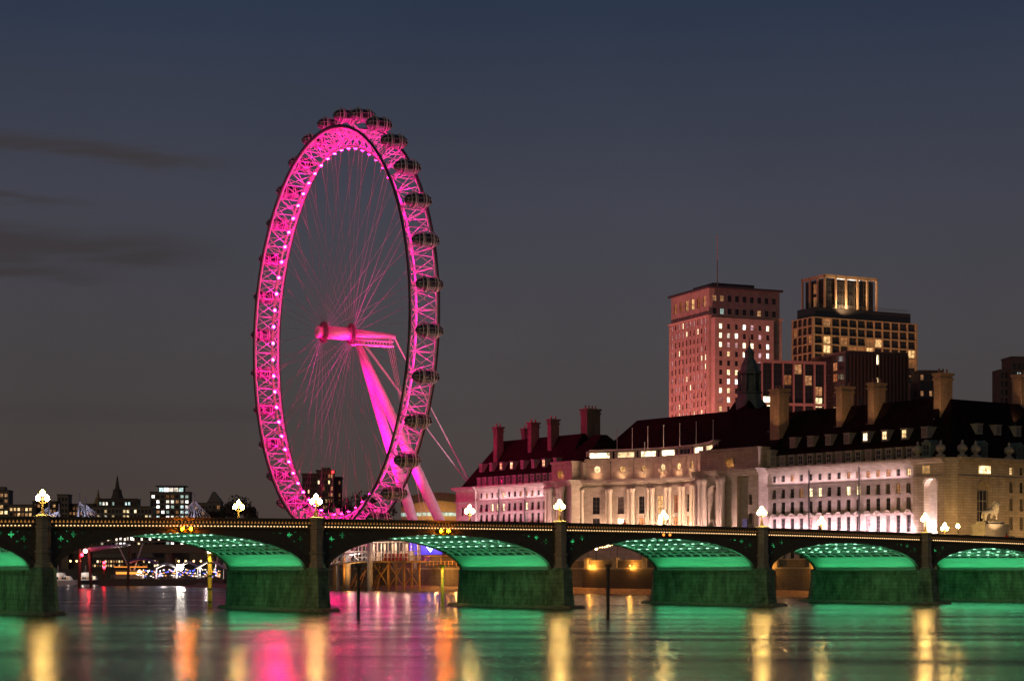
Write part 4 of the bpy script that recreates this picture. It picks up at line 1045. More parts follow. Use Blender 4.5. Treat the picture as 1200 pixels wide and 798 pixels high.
mb = MB(); q = O2 + U * 12 + Vv * 5; mb.box((q.x, q.y), 10, 3, 129.2, 131.0, tuple(U)); mb.build('lit_plant_room', PANES['white'], tw)
place_windows(tw, W_)
q = O - Vv * 36 - U * 10; mb = MB(); mb.cbox((q.x, q.y, GZ + .6), 1.4, 1.2, 1.2); mb.build('floodlight', m_darkrim, tw)
light('SPOT', 'tower_flood', (q.x, q.y, GZ + 2), 420000, (1, .55, .22), tw, aim=(*(O + U * 18), 108), spot=60, blend=.8, radius=.6)
light('SPOT', 'crown_flood', (*(O + U * 14 - Vv * 3), 112.4), 34000, (1, .62, .32), tw, aim=(*(O2 + U * 13), 127), spot=120, blend=.8, radius=.3)

# low rose framed office
U = V2(.965, .26).normalized(); Vv = V2(-U.y, U.x); O = V2(88.5, 680)
tw = thing('framed_office', 'lower office block with tall rose framed bays, amber rooms glowing inside', 'office block', (100, 690, 0)); W_ = []
m_rframe = mat('rose_frame', (.50, .30, .24), .6, var=.12)
block(tw, 'office_body', O, U, 24.6, 14, GZ, 79.6, m_glassd, (6, 8, 3.0, 3.6, 48.5, 3.9, lambda r, k: (('dark', 9), ('dim', 1.5)) if r not in (4, 0) else (('yellow', 2), ('warm', 2), ('dark', 2)), .4), None, W_, depth=.15)
mb = MB()
for k in range(7): q = O + U * (k * 4.05) - Vv * .7; mb.box((q.x, q.y), .55, .7, 30, 80.6, tuple(U))
for z in (49, 64.5, 79.6): q = O - Vv * .72 - U * .02; mb.box((q.x, q.y), 24.9, .74, z, z + .95, tuple(U))
mb.build('bay_frame', m_rframe, tw); place_windows(tw, W_)
q = O - Vv * 30 + U * 8; mb = MB(); mb.cbox((q.x, q.y, GZ + .6), 1.4, 1.2, 1.2); mb.build('floodlight', m_darkrim, tw)
light('SPOT', 'office_flood', (q.x, q.y, GZ + 2), 110000, (1, .34, .28), tw, aim=(*(O + U * 12), 68), spot=70, blend=.8, radius=.5)
# dark finned block
U = V2(.95, .31).normalized(); Vv = V2(-U.y, U.x); O = V2(122.2, 700)
tw = thing('finned_block', 'dark block with close vertical fins in front of the tan gridded tower', 'office block', (135, 710, 0)); W_ = []
m_fin = mat('dark_bronze', (.075, .052, .038), .55, var=.2)
block(tw, 'block_body', O, U, 25.5, 27, GZ, 85.4, m_glassd, (1, 6, 1.6, 3.6, 60.5, 4.2, (('dark', 2), ('yellow', 2)), .9), (5, 7, 3.4, 3.0, 55, 4.1, lambda r, k: (('dark', 6), ('dim', 1)) if r != 2 else (('warm', 3), ('dim', 2)), .6), W_, depth=.2)
mb = MB()
for k in range(17): q = O + U * (1.5 + k * 1.48) - Vv * .8; mb.box((q.x, q.y), .42, .8, 63.5 if k % 8 != 3 else 69, 85.0, tuple(U))
tag(mb.build('facade_fin', m_fin, tw), kind='stuff'); slab(tw, 'parapet', O, U, 25.5, 27, 85.4, 86.2, m_fin, .2); place_windows(tw, W_)
# dim blocks at the right
m_dimw = mat('dim_brick', (.11, .085, .07), .85, var=.25)
for x0, x1, yt, Y, lab, nf in ((1068, 1100, 436, 760, 'low dark block between the finned block and the tall corner chimney', 5), (1173, 1215, 420, 720, 'dark gridded apartment block at the right edge of the photo', 6)):
    a = at(x0, yt, Y); b = at(x1, yt, Y); W_ = []
    tw = thing('apartment_block', lab, 'apartment block', (a.x + 5, Y + 5, 0))
    WF = b.x - a.x; block(tw, 'wall', (a.x + WF * .28, Y), (1, .1), WF * .9, 10, GZ, a.z, m_dimw, (nf, 30, WF / nf * .6, 2.2, GZ + 20, 3.2, (('dark', 9), ('dim', 2), ('cool', .8)), .4), None, W_)
    block(tw, 'side_wing', (a.x, Y + 2), (1, .1), WF * .28, 8, GZ, a.z - 12 * Y / 2240, m_dimw, (2, 30, WF * .08, 2.2, GZ + 20, 3.2, (('dark', 8), ('dim', 1)), .2), None, W_)
    slab(tw, 'roof_parapet', (a.x + WF * .28, Y), (1, .1), WF * .9, 10, a.z, a.z + .8, m_dimw, .2)
    place_windows(tw, W_, cap=40)

# ------------------------------------------------------------------ city on the far left bank
def far_block(x0, x1, yt, Y, lab, m, cols, h, probs, name='city_block', cat='building', rooft=0, cap=60, fz=GZ, zmin=20):
    a, b = at(x0, yt, Y), at(x1, yt, Y); th = thing(name, lab, cat, ((a.x + b.x) / 2, Y + 8, 0)); W_ = []
    rows = max(1, int((a.z - zmin) / h)); W = b.x - a.x
    zb = a.z - rows * h - .6
    block(th, 'wall', (a.x, Y), (1, .05), W, 14, fz - 1, a.z, m, (cols, rows, W / cols * .62, h * .58, zb + .4, h, probs, .4), None, W_)
    slab(th, 'roof_edge', (a.x, Y), (1, .05), W, 14, a.z, a.z + .7, m_darkrim, .4)
    if rooft: slab(th, 'roof_plant', (a.x + W * .25, Y + 3), (1, .05), W * .5, 7, a.z + .7, a.z + rooft, m, 0)
    place_windows(th, W_, cap=cap); return th
m_cityp = mat('city_stone', (.22, .18, .14), .8, var=.25); m_cityd = mat('city_brick', (.12, .09, .07), .85, var=.25)
OFF = (('white', 3), ('dark', 2), ('dim', 2), ('cool', 2))
th = far_block(176, 222, 577, 1370, 'round-cornered white-lit office block, tallest on the left bank', m_cityp, 8, 3.7, OFF)
a = at(186, 570, 1376); b = at(215, 570, 1376); W_ = []
block(th, 'glass_penthouse', (a.x, 1376), (1, .05), b.x - a.x, 10, at(0, 577, 1370).z, a.z, m_cityd, (5, 1, 3.2, 2.9, at(0, 576, 1376).z, 4, (('cool', 4), ('white', 2)), .2), None, W_); place_windows(th, W_)
slab(th, 'overhang_roof', (a.x, 1376), (1, .05), b.x - a.x, 10, a.z, a.z + .7, m_darkrim, 2)
far_block(115, 161, 585, 1350, 'long white-lit office range with a glazed top floor', m_cityd, 12, 3.9, (('white', 2), ('cool', 3), ('dark', 3)))
far_block(108, 178, 594, 1330, 'low brick terrace of lit windows in front of the office range', m_cityp, 16, 3.8, (('white', 2), ('yellow', 2), ('dark', 5)))
far_block(222, 245, 590, 1360, 'low dim block right of the tallest white-lit office', m_cityp, 5, 3.8, (('dim', 3), ('dark', 5)))
far_block(-12, 10, 575, 1330, 'warm stone tower block at the left edge with a bright lamp', m_cityp, 4, 4, (('dim', 3), ('warm', 2), ('dark', 3)), rooft=3)
far_block(10, 38, 592, 1325, 'low amber-lit block left of the first bridge lamp', m_cityp, 6, 3.6, (('warm', 4), ('dim', 3), ('dark', 2)))
far_block(38, 66, 588, 1340, 'dark flat block behind the first bridge lamp', m_cityd, 6, 3.6, (('warm', 2), ('dim', 2), ('dark', 6)))
far_block(67, 80, 580, 1345, 'small square stone tower right of the first bridge lamp', m_cityp, 3, 4, (('dark', 5), ('dim', 1)))
far_block(80, 109, 591, 1350, 'dark red-lit block behind the twin bridge masts', m_cityd, 7, 3.6, (('dim', 4), ('dark', 4)))
far_block(96, 205, 654, 1305, 'long low quayside range with close amber windows seen under the left arch', m_cityd, 34, 2.8, (('warm', 3), ('yellow', 2), ('dim', 3), ('dark', 5)), zmin=8)
# pyramid-roofed tower and two spires
a = at(243, 589, 1340); b = at(259, 589, 1340); th = far_block(243, 259, 589, 1340, 'stone tower with a steep pyramid roof right of the cable fan', m_cityp, 3, 4, (('dim', 2), ('dark', 4)), 'pyramid_tower', 'tower')
mb = MB(); W = b.x - a.x; ap = at(251, 576, 1347)
mb.faces([(a.x, 1340, a.z + .7), (b.x, 1340, a.z + .7), (b.x, 1352, a.z + .7), (a.x, 1352, a.z + .7), (ap.x - .8, 1345, ap.z), (ap.x + .8, 1345, ap.z), (ap.x + .8, 1347, ap.z), (ap.x - .8, 1347, ap.z)], [(0, 1, 5, 4), (1, 2, 6, 5), (2, 3, 7, 6), (3, 0, 4, 7), (4, 5, 6, 7)]); mb.build('roof', m_cityp, th)
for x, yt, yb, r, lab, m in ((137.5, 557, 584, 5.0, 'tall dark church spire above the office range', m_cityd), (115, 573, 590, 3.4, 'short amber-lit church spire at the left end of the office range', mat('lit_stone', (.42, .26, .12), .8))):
    t = at(x, yt, 1420); z = at(x, yb, 1420).z; th = thing('church_spire', lab, 'church', (t.x, 1420, 0)); h = t.z - z
    mb = MB(); mb.box((t.x - r, 1415), 2 * r, 2 * r, GZ - 1, z); mb.build('tower', m, th)
    mb = MB(); mb.loft([[(t.x + q * math.cos(R(22.5 + 45 * k)), 1420 + q * math.sin(R(22.5 + 45 * k)), zz) for k in range(8)] for q, zz in ((r * .95, z), (r * .7, z + h * .2), (r * .62, z + h * .38), (r * .36, z + h * .42), (r * .05, t.z))]); mb.build('spire', m, th)
# apartment towers and the curved concert hall beyond the wheel
far_block(354, 372, 556, 1000, 'left wing of the tower cluster seen through the wheel', m_cityd, 6, 3.2, (('warm', 1.2), ('dim', 2), ('dark', 9)))
th = far_block(371, 391, 552, 985, 'middle tower of the cluster seen through the wheel, red lamp on top', m_cityd, 6, 3.2, (('warm', 3), ('yellow', 1), ('dim', 2), ('dark', 6)), rooft=2)
mb = MB(); q = at(390, 553, 984); mb.tube((q.x, q.y, q.z - 4), q, .2); mb.ball(q, .7, 8, 1); mb.build('warning_lamp', [m_darkrim, glow('red_lamp', (1, .02, .02), 8)], th)
far_block(390, 400, 560, 1000, 'right wing of the tower cluster seen through the wheel', m_cityd, 3, 3.2, (('warm', 1), ('dim', 2), ('dark', 7)))
th = thing('concert_hall', 'low concert hall with a broad curved roof and warm lit wall behind the wheel legs', 'concert hall', (-20, 700, 0))
m_warmst = mat('warm_stone', (.42, .33, .20), .8, var=.2)
mb = MB(); a, b = at(470, 585, 700), at(556, 585, 700); n = 16; ring0 = []
top = lambda f: at(0, 584 - 6 * math.sin(math.pi * min(1, max(0, f))), 700).z
for k in range(n + 1): f = k / n; ring0.append((lerp(a.x, b.x, f), 700 - 8 * math.sin(math.pi * f), top(f)))
mb.loft([[(x, y, GZ), (x, y, z - 3), (x, y + 18, z - 3), (x, y + 18, GZ)] for x, y, z in ring0]); mb.build('curved_wall', m_warmst, th)
mb = MB(); mb.loft([[(x, y - 1.2, z - 3), (x, y - 1.2, z), (x, y + 20, z), (x, y + 20, z - 3)] for x, y, z in ring0]); mb.build('roof', mat('copper_roof', (.10, .09, .07), .6), th)
mb = MB(); mb.loft([[(x, y - .5, at(0, 605, 700).z), (x, y - .5, at(0, 601, 700).z), (x, y - .2, at(0, 601, 700).z), (x, y - .2, at(0, 605, 700).z)] for x, y, z in ring0]); mb.build('glazed_foyer', PANES['cool'], th)
for f in (.2, .5, .8): light('AREA', 'wall_flood', (lerp(a.x, b.x, f), 688, 24), 420, (1, .56, .14), th, size=1.5, aim=(lerp(a.x, b.x, f), 696, 31))
# trees: dark crowns against the sky
m_leaf = mat('night_leaves', (.055, .06, .03), .8, var=.5, scale=.4); m_bark = mat('bark', (.06, .045, .03), .9)
def tree(x, y, Y, h, r, lab, group='dark trees on the far bank', n=900):
    p = at(x, y, Y); base = GZ; th = thing('tree', lab, 'tree', (p.x, Y, base), group); rnd = random.Random(int(x * 7 + y))
    mb = MB(); mb.tube((p.x, Y, base), (p.x, Y, base + h * .45), .35, .22, 8)
    cl = []
    for k in range(11):
        ang = rnd.uniform(0, 6.28); rr = r * rnd.uniform(.2, .8); z = base + h * rnd.uniform(.4, .86); c = (p.x + rr * math.cos(ang), Y + rr * math.sin(ang), z)
        mb.tube((p.x, Y, base + h * rnd.uniform(.25, .45)), c, .16, .05, 5); cl.append((c, r * rnd.uniform(.3, .5)))
    cl.append(((p.x, Y, base + h * .8), r * .5)); mb.build('trunk', m_bark, th)
    lf = MB()
    for _ in range(n):
        c, q = rnd.choice(cl); d = Vector((rnd.gauss(0, 1), rnd.gauss(0, 1), rnd.gauss(0, .8))).normalized() * q * rnd.random() ** .35
        ctr = Vector(c) + d; a = Vector((rnd.gauss(0, 1), rnd.gauss(0, 1), rnd.gauss(0, 1))).normalized(); b = a.orthogonal().normalized(); s_ = rnd.uniform(.35, .7)
        lf.quad([ctr - a * s_, ctr + b * s_ * .6, ctr + a * s_, ctr - b * s_ * .6])
    lf.build('crown', m_leaf, th)
for i, (x, y, Y, lab) in enumerate(((252, 592, 860, 'leftmost of the dark trees left of the wheel'), (266, 586, 850, 'dark tree just left of the second bridge lamp'), (281, 580, 840, 'tall dark tree right of the second bridge lamp'), (292, 588, 830, 'dark tree touching the left limb of the wheel'),
        (404, 580, 800, 'dark tree beside the tower cluster, seen through the wheel'), (419, 572, 790, 'tallest dark tree seen through the wheel'), (434, 578, 780, 'dark tree at the right limb inside the wheel'), (452, 588, 770, 'low dark tree behind the right limb of the wheel'))):
    top_ = at(x, y, Y).z; tree(x, y, Y, top_ - GZ + 2, 6.0 + (i % 3) * 1.2, lab, n=1400)

# cable-stayed footbridge and railway bridge upstream of the bend
th = thing('railway_footbridge', 'distant river bridge with a row of lamps and white cable fans on leaning masts', 'bridge', (-140, 830, 0))
FA, FB = at(40, 634.5, 850), at(330, 632, 800); m_girder = mat('girder', (.16, .12, .10), .7)
fd = (FB - FA); fu = Vector((fd.x, fd.y)).normalized(); fl = Vector((fd.x, fd.y)).length
mb = MB(); mb.box((FA.x, FA.y), fl, 4, FA.z - .6, FA.z, tuple(fu)); mb.build('footway_deck', m_girder, th)
mb = MB(); q = FA.to_2d() + Vector((-fu.y, fu.x)) * 5; mb.box((q.x, q.y), fl, 10, FA.z - 5.2, FA.z - 1.5, tuple(fu)); mb.build('girder', m_girder, th)
for f in (.18, .36, .52, .80):
    mb = MB(); q = FA.to_2d() + fu * fl * f; mb.lathe((q.x - fu.y * 8, q.y + fu.x * 8, -3), [(3.2, 0), (2.6, 6), (2.2, 15.5), (3.0, 17), (3, 17.6)], 12); mb.build('pier', m_girder, th)
mb = MB()
for k in range(30): q = FA.to_2d() + fu * (fl * k / 29) - Vector((-fu.y, fu.x)) * .3; mb.box((q.x, q.y), .6, .3, FA.z + .2, FA.z + 1.2, tuple(fu))
tag(mb.build('deck_lamp', glow('deck_lamp_glow', (1, .78, .58), 2.6), th), kind='stuff')
m_wht = mat('white_mast', (.75, .75, .78), .4, var=.05)
for x, yt, yb, lean in ((57, 585, 640, -3), (69, 590, 640, -2), (93, 578, 640, 3), (100, 582, 640, 1), (227.5, 577, 640, 0)):
    t = at(x, yt, 815); b = at(x - lean, yb, 815); mb = MB(); mb.tube(b, t, .75, .3, 8); mb.build('mast', m_wht, th)
    ap = at(x, yt + 9, 815)
    for k in range(5):
        for sg in ((-1, 1) if x > 200 else (-1,) if x < 80 else (1,)):
            mb = MB(); e = Vector((ap.x + sg * fu.x * (2.2 + k * 1.35), ap.y + sg * fu.y * (2.2 + k * 1.35) + 3, FA.z + .5)); p0 = None
            e2 = at(x + sg * (4 + 3.8 * k), 606, 815)
            mb.tube(ap, e2, .13, n=4); mb.build('stay', m_wht, th)
    light('SPOT', 'mast_light', b + Vector((0, -5, 8)), 1700, (.66, .66, 1), th, aim=ap, spot=70, radius=.3)
    # + Vector((0, -7, -2)), 6000, (.66, .66, 1), th, radius=.3)
# ------------------------------------------------------------------ promenade, pier, boats and small things
# promenade lamps along the embankment
WARM = (1, .50, .17)
m_lampw = glow('sodium_globe', (1, .58, .22), 30.0)
pl0 = None
for k, u in enumerate((-96, -78, -61, -44, -27, -10, 8, 26, 44, 62)):
    loc = E(u, 2.6, GZ); lab = 'sodium promenade lamp on the embankment before the riverside hall'
    if pl0 is None:
        pl0 = thing('promenade_lamp', lab, 'street lamp', loc, 'sodium promenade lamps on the embankment')
        x, y, z = loc
        mb = MB(); mb.lathe(loc, [(.25, 0), (.25, .5), (.12, .8), (.08, 3.6), (.16, 3.7), (.1, 3.8)], 8); mb.build('post', m_frame_d, pl0)
        mb = MB(); mb.lathe((x, y, z + 3.8), [(.1, 0), (.26, .12), (.32, .35), (.24, .6), (.08, .72)], 10); mb.build('globe', m_lampw, pl0)
    else: copy_thing(pl0, loc, lab)
    light('POINT', 'promenade_glow', Vector(loc) + Vector((0, 0, 4.2)), 2600, WARM, pl0 if k == 0 else None, radius=.32)
    if k: o_ = bpy.data.objects['promenade_lamp.%03d' % k]; L_ = [o for o in COL.objects if o.name.startswith('promenade_glow')][-1]; L_.parent = o_; L_.location = (0, 0, 4.2)

# street lamp by the bridge foot throwing its light on the corner tower
th = thing('street_lamp', 'bright single-globe street lamp on the approach just before the stone lion', 'street lamp', B(188, 29, GZ))
q = B(188, 29, 0); mb = MB(); mb.lathe((q[0], q[1], GZ), [(.25, 0), (.25, .5), (.1, .9), (.08, 6.6), (.15, 6.7)], 8); mb.build('post', m_frame_d, th)
mb = MB(); mb.lathe((q[0], q[1], GZ + 6.7), [(.1, 0), (.3, .15), (.36, .4), (.26, .7), (.08, .8)], 10); mb.build('globe', m_globe, th)
for dx, hh in ((H(-12, -7, 13), 6500), (H(-16, 24, 13), 5500), (H(6, -16, 13), 3500)):
    light('POINT', 'street_glow', dx, hh, (1, .56, .20), th, radius=.3)
    mb = MB(); mb.tube((dx[0], dx[1], GZ), (dx[0], dx[1], dx[2] - .2), .1, .07, 6); mb.cbox((dx[0], dx[1], dx[2] + .42), .9, .5, .14); mb.build('tall_column', m_frame_d, th)

# stone lion on its plinth
lb = B(197.6, 30, 0); ux = BD
th = thing('lion_statue', 'pale stone lion standing on a stepped plinth at the right end of the bridge', 'statue', (lb[0], lb[1], GZ))
m_lion = mat('coade_stone', (.56, .48, .36), .7, var=.2, scale=2, bump=.4)
mb = MB()
for a, b, z0, z1 in ((7.2, 4.2, GZ, 11.8), (8.2, 5.0, 11.8, 12.3), (6.4, 3.6, 12.3, 14.2), (7.0, 4.1, 14.2, 14.6), (5.2, 2.4, 14.6, 15.1)): mb.cbox((lb[0], lb[1], (z0 + z1) / 2), a, b, z1 - z0, tuple(BD))
mb.build('plinth', m_port, th)
def skin_body(name, pts, edges, radii, m, parent, sub=2):
    base = wloc(parent); me = bpy.data.meshes.new(name); me.from_pydata([tuple(Vector(p) - base) for p in pts], edges, []); me.materials.append(m)
    o = bpy.data.objects.new(name, me); COL.objects.link(o); o.parent = parent
    md = o.modifiers.new('skin', 'SKIN'); md.use_smooth_shade = True
    for i, r in enumerate(radii): me.skin_vertices[0].data[i].radius = r if isinstance(r, tuple) else (r, r)
    me.skin_vertices[0].data[0].use_root = True
    s_ = o.modifiers.new('sub', 'SUBSURF'); s_.levels = s_.render_levels = sub
    dg = bpy.context.evaluated_depsgraph_get(); ev = o.evaluated_get(dg); nm = bpy.data.meshes.new_from_object(ev); o.modifiers.clear(); o.data = nm; nm.name = name
    if not nm.materials: nm.materials.append(m)
    return o
def LP(s, t, z): return (lb[0] + BD.x * s + BN.x * t, lb[1] + BD.y * s + BN.y * t, 15.1 + z)
pts = [LP(-1.55, 0, 2.05), LP(-.6, 0, 1.95), LP(.5, 0, 2.0), LP(1.15, 0, 2.3), LP(1.55, 0, 2.95), LP(1.8, -.08, 3.45), LP(2.3, -.15, 3.25),
       LP(-1.6, -.45, 1.3), LP(-1.8, -.48, .65), LP(-1.6, -.48, .12), LP(-1.3, .45, 1.2), LP(-1.35, .48, .6), LP(-1.05, .48, .12),
       LP(1.2, -.42, 1.3), LP(1.25, -.44, .6), LP(1.4, -.44, .12), LP(.8, .42, 1.25), LP(.75, .44, .6), LP(.9, .44, .12), LP(-2.0, 0, 1.9), LP(-2.25, 0, 1.2), LP(-2.2, 0, .5)]
ed = [(0, 1), (1, 2), (2, 3), (3, 4), (4, 5), (5, 6), (0, 7), (7, 8), (8, 9), (0, 10), (10, 11), (11, 12), (3, 13), (13, 14), (14, 15), (3, 16), (16, 17), (17, 18), (0, 19), (19, 20), (20, 21)]
rd = [.58, .50, .62, .80, .86, .60, .33, .34, .2, .22, .34, .2, .22, .30, .2, .22, .30, .2, .22, .12, .1, .15]
skin_body('lion_body', pts, ed, rd, m_lion, th)
mb = MB()
for ring_, (cx, cz, rr) in enumerate(((1.62, 3.38, .62), (1.40, 3.15, .80), (1.25, 2.75, .86), (1.25, 2.3, .78))):      # mane locks
    for k in range(12):
        a = 2 * math.pi * (k + .5 * ring_) / 12; mb.ball(LP(cx - .12 * math.cos(a), rr * math.sin(a), cz + rr * .72 * math.cos(a)), .27, 5, sq=1.25)
mb.build('mane', m_lion, th)
mb = MB(); c_ = B(195.4, 28.2, 0); mb.cbox((c_[0], c_[1], 14.75), .6, .4, .3, tuple(BD)); mb.build('spotlight', m_frame_d, th)
light('SPOT', 'lion_spot', (c_[0] - BN.x * 4, c_[1] - BN.y * 4, 13.2), 1700, (1, .66, .34), th, aim=LP(0, 0, 1.8), spot=60, radius=.15)

light('POINT', 'plinth_lamp_glow', (c_[0] - BN.x * 3, c_[1] - BN.y * 3, 12.9), 260, (1, .62, .26), th, radius=.25)
# orange wall lamps over the foreshore
for k, u in enumerate((-74, -58, -42, -26, -10, 6, 22, 40, 58)):
    q_ = E(u, -.9, 6.9); w_ = thing('wall_lamp', 'orange bulkhead lamp on the embankment wall above the foreshore', 'wall lamp', E(u, 0, 6.9), 'orange lamps along the embankment wall')
    mb = MB(); mb.tube(E(u, .2, 7.1), E(u, -.8, 7.1), .06, n=5); mb.lathe((q_[0], q_[1], 6.95), [(.24, 0), (.2, .14), (.05, .2)], 8); mb.build('bracket', m_frame_d, w_)
    mb = MB(); mb.lathe((q_[0], q_[1], 6.72), [(.06, 0), (.15, .08), (.17, .2)], 8); mb.build('lamp_glass', glow('orange_glass', (1, .42, .08), 12), w_)
    light('POINT', 'foreshore_glow', Vector(q_) + Vector((0, 0, -.35)), 1500 if u > 0 else 1100, (1, .40, .06), w_, radius=.17)

# people on the bridge footway
def person(s, t, face, lab, coat, group=None):
    z = zt(s) - 1.15; b = B(s, t, z); th = thing('person', lab, 'person', b)
    ux = Vector((math.cos(face), math.sin(face))); uy = Vector((-ux.y, ux.x))
    P = lambda f, l, zz: (b[0] + ux.x * f + uy.x * l, b[1] + ux.y * f + uy.y * l, z + zz)
    pts = [P(0, 0, .95), P(0, 0, 1.2), P(0, 0, 1.42), P(.01, 0, 1.55), P(.03, 0, 1.67), P(.02, 0, 1.78), P(0, .11, .86), P(.12, .11, .48), P(.1, .11, .06), P(.2, .11, .04), P(0, -.11, .86), P(-.08, -.11, .48), P(-.2, -.11, .08), P(-.1, -.11, .04),
           P(0, .21, 1.42), P(-.06, .26, 1.14), P(.06, .26, .9), P(0, -.21, 1.42), P(.08, -.26, 1.14), P(.2, -.24, .94)]
    ed = [(0, 1), (1, 2), (2, 3), (3, 4), (4, 5), (0, 6), (6, 7), (7, 8), (8, 9), (0, 10), (10, 11), (11, 12), (12, 13), (2, 14), (14, 15), (15, 16), (2, 17), (17, 18), (18, 19)]
    rd = [.16, .17, .17, .065, .11, .08, .11, .075, .05, .045, .11, .075, .05, .045, .08, .06, .045, .08, .06, .045]
    skin_body('body', pts, ed, rd, mat('skin', (.45, .28, .2), .6), th)
    mb = MB(); mb.loft([[P(r * math.cos(a) * .85, r * math.sin(a) * 1.1, zz) for a in [2 * math.pi * k / 12 for k in range(12)]] for r, zz in ((.24, .72), (.22, .95), (.215, 1.25), (.22, 1.42), (.09, 1.53))], sm=True)
    for q in ((14, 15, 16), (17, 18, 19)):
        for i, j in zip(q[:-1], q[1:]): mb.tube(pts[i], pts[j], .095, .075, 8)
    mb.build('jacket', coat, th)
    mb = MB(); mb.ball(P(-.015, 0, 1.715), .125, 8, sq=1.05); mb.build('hair', mat('dark_hair', (.03, .02, .015)), th)
    mb = MB()
    for l, f0, f1 in ((.11, .12, .1), (-.11, -.08, -.2)): mb.tube(P(0, l, .88), P(f0, l, .48), .125, .095, 8); mb.tube(P(f0, l, .48), P(f1, l, .07), .095, .07, 8)
    mb.build('trousers', mat('dark_cloth', (.03, .03, .04)), th)
red = mat('red_coat', (.75, .03, .02), .6, var=.1)
person(90.7, 1.2, .5, 'person in a red coat walking behind the parapet before the colonnade', red)
person(172.0, 1.2, .5, 'person in a red coat at the right end of the bridge near the lion', red)

# mooring and channel posts standing in the water
m_yel = mat('yellow_post', (.55, .42, .05), .6, var=.3, scale=1.5); m_pile = mat('weathered_pile', (.11, .085, .05), .85, var=.5, scale=2)
for x, Y, ztop, r, m, lab, lampd in ((246, 291, 8.0, .36, m_yel, 'yellow channel post with a lit cap inside the left wide arch', 1), (518.5, 300, 6.2, .28, m_yel, 'yellow channel post with a T top inside the arch by the gangway', 0),
                              (420, 221, 6.0, .20, m_pile, 'dark slim pile before the bridge, left of the gangway arch centre', 0), (712.5, 232, 6.1, .22, m_pile, 'brown slim pile before the bridge, in front of the timber embankment', 0)):
    a = at(x, 690, Y); th = thing('mooring_post', lab, 'post', (a.x, Y, 0))
    mb = MB(); mb.lathe((a.x, Y, -4), [(r, 0), (r, 4.2), (r * .95, 4.3), (r * .95, 4 + ztop)], 10); mb.build('pile', m, th)
    if m is m_yel:
        if lampd:
            mb = MB()
            for k in range(4): mb.lathe((a.x, Y, .7 + k * ztop / 4), [(r * 1.1, 0), (r * 1.1, .22)], 10)
            tag(mb.build('dark_band', m_pile, th), kind='stuff')
        light('SPOT', 'post_fill', (a.x, Y - 1.6, ztop + .9), 700, (1, .66, .22), th, aim=(a.x, Y, ztop - 4), spot=70, radius=.1)  # unhoused spot added to brighten the yellow post
    mb = MB(); mb.cbox((a.x, Y, ztop + .12), r * 3.4, r * 3.0, .24); mb.build('cap', m, th)
    if lampd:
        mb = MB(); mb.lathe((a.x, Y, ztop + .24), [(.34, 0), (.42, .2), (.3, .5), (.05, .6)], 10); mb.build('lamp', glow('cap_lamp', (1, .85, .55), 9), th)

# boarding pier of the wheel: a lit pavilion on steel posts, raking piles, tall columns and a truss gangway
m_pale = mat('pale_steel', (.66, .62, .62), .5, var=.15); m_orst = mat('ochre_steel', (.42, .24, .08), .6, var=.3)
pier_th = thing('boarding_pier', 'boarding pier pavilion of pale steel frames and red seats on ochre posts', 'pier', E(86, -6, 0))
def ebox(mb, u0, u1, v0, v1, z0, z1, mi=0): mb.hexa([E(u0, v0, z0), E(u1, v0, z0), E(u1, v1, z0), E(u0, v1, z0), E(u0, v0, z1), E(u1, v0, z1), E(u1, v1, z1), E(u0, v1, z1)], mi)
mb = MB(); ebox(mb, 73, 112, -13, -6.5, 7.9, 8.4); mb.build('deck', m_orst, pier_th)
mb = MB()
for u in (76, 80, 84):
    for v in (-12, -7): mb.tube(E(u, v, -2), E(u, v, 7.9), .32, n=8)
for u0, u1 in ((76, 84), (84, 92)):
    for v in (-12, -7): mb.tube(E(u0, v, 1), E(u1, v, 7.6), .16, n=6); mb.tube(E(u1, v, 1), E(u0, v, 7.6), .16, n=6)
mb.build('steel_trestle', m_orst, pier_th)
mb = MB()
for k in range(9):
    u = 90 + k * 2.0; mb.tube(E(u - 1.6 + (k % 3) * 1.4, -13.6, -1), E(u + 1.2 - (k % 2) * 2, -10, 6.6), .33, n=7)
mb.build('raking_piles', mat('tarred_timber', (.20, .10, .04), .8, var=.5, scale=2), pier_th)
for u, v in ((91.5, -13.6), (104, -13.6), (113, -12)):
    mb = MB(); mb.tube(E(u, v, -2), E(u, v, 15.6), .85, n=14); mb.build('tall_column', m_pale, pier_th)
mb = MB()
for k in range(14):
    u = 76 + k * 2.0
    mb.tube(E(u, -12.4, 8.4), E(u, -12.4, 13.4), .12, n=4)
    mb.tube(E(u, -12.4, 13.4), E(u, -7, 13.9), .1, n=4); mb.tube(E(u, -7.2, 8.4), E(u, -7.2, 13.6), .14, n=4)
for v_ in (-12.4, -9.7, -7.2): mb.tube(E(75, v_, 8.4), E(75, v_, 13.6), .16, n=4)
for z in (9.4, 11.0, 13.4): mb.tube(E(75, -12.4, z), E(75, -7.2, z), .12, n=4); mb.tube(E(76, -12.4, z), E(102, -12.4, z), .11, n=4)
mb.build('pavilion_frame', m_pale, pier_th)
mb = MB(); ebox(mb, 74.5, 103, -13, -6.8, 13.7, 14.0); mb.build('pavilion_roof', m_pale, pier_th)
mb = MB()
for k in range(9): ebox(mb, 76 + k * 3, 76 + k * 3 + (2.2 if k % 3 else 1.2), -7.0, -6.85, 8.4, 11.0 if k % 2 else 13.2)
tag(mb.build('back_panel', mat('cream_panel', (.5, .42, .34), .6), pier_th), kind='stuff')
mb = MB()
for k in range(6): ebox(mb, 76.4 + k * 2.1, 78.0 + k * 2.1, -11.4, -10.6, 8.4, 9.3); ebox(mb, 76.4 + k * 2.1, 78.0 + k * 2.1, -10.7, -10.5, 9.3, 10.4)
mb.build('red_seats', mat('red_plastic', (.6, .04, .05), .5), pier_th)
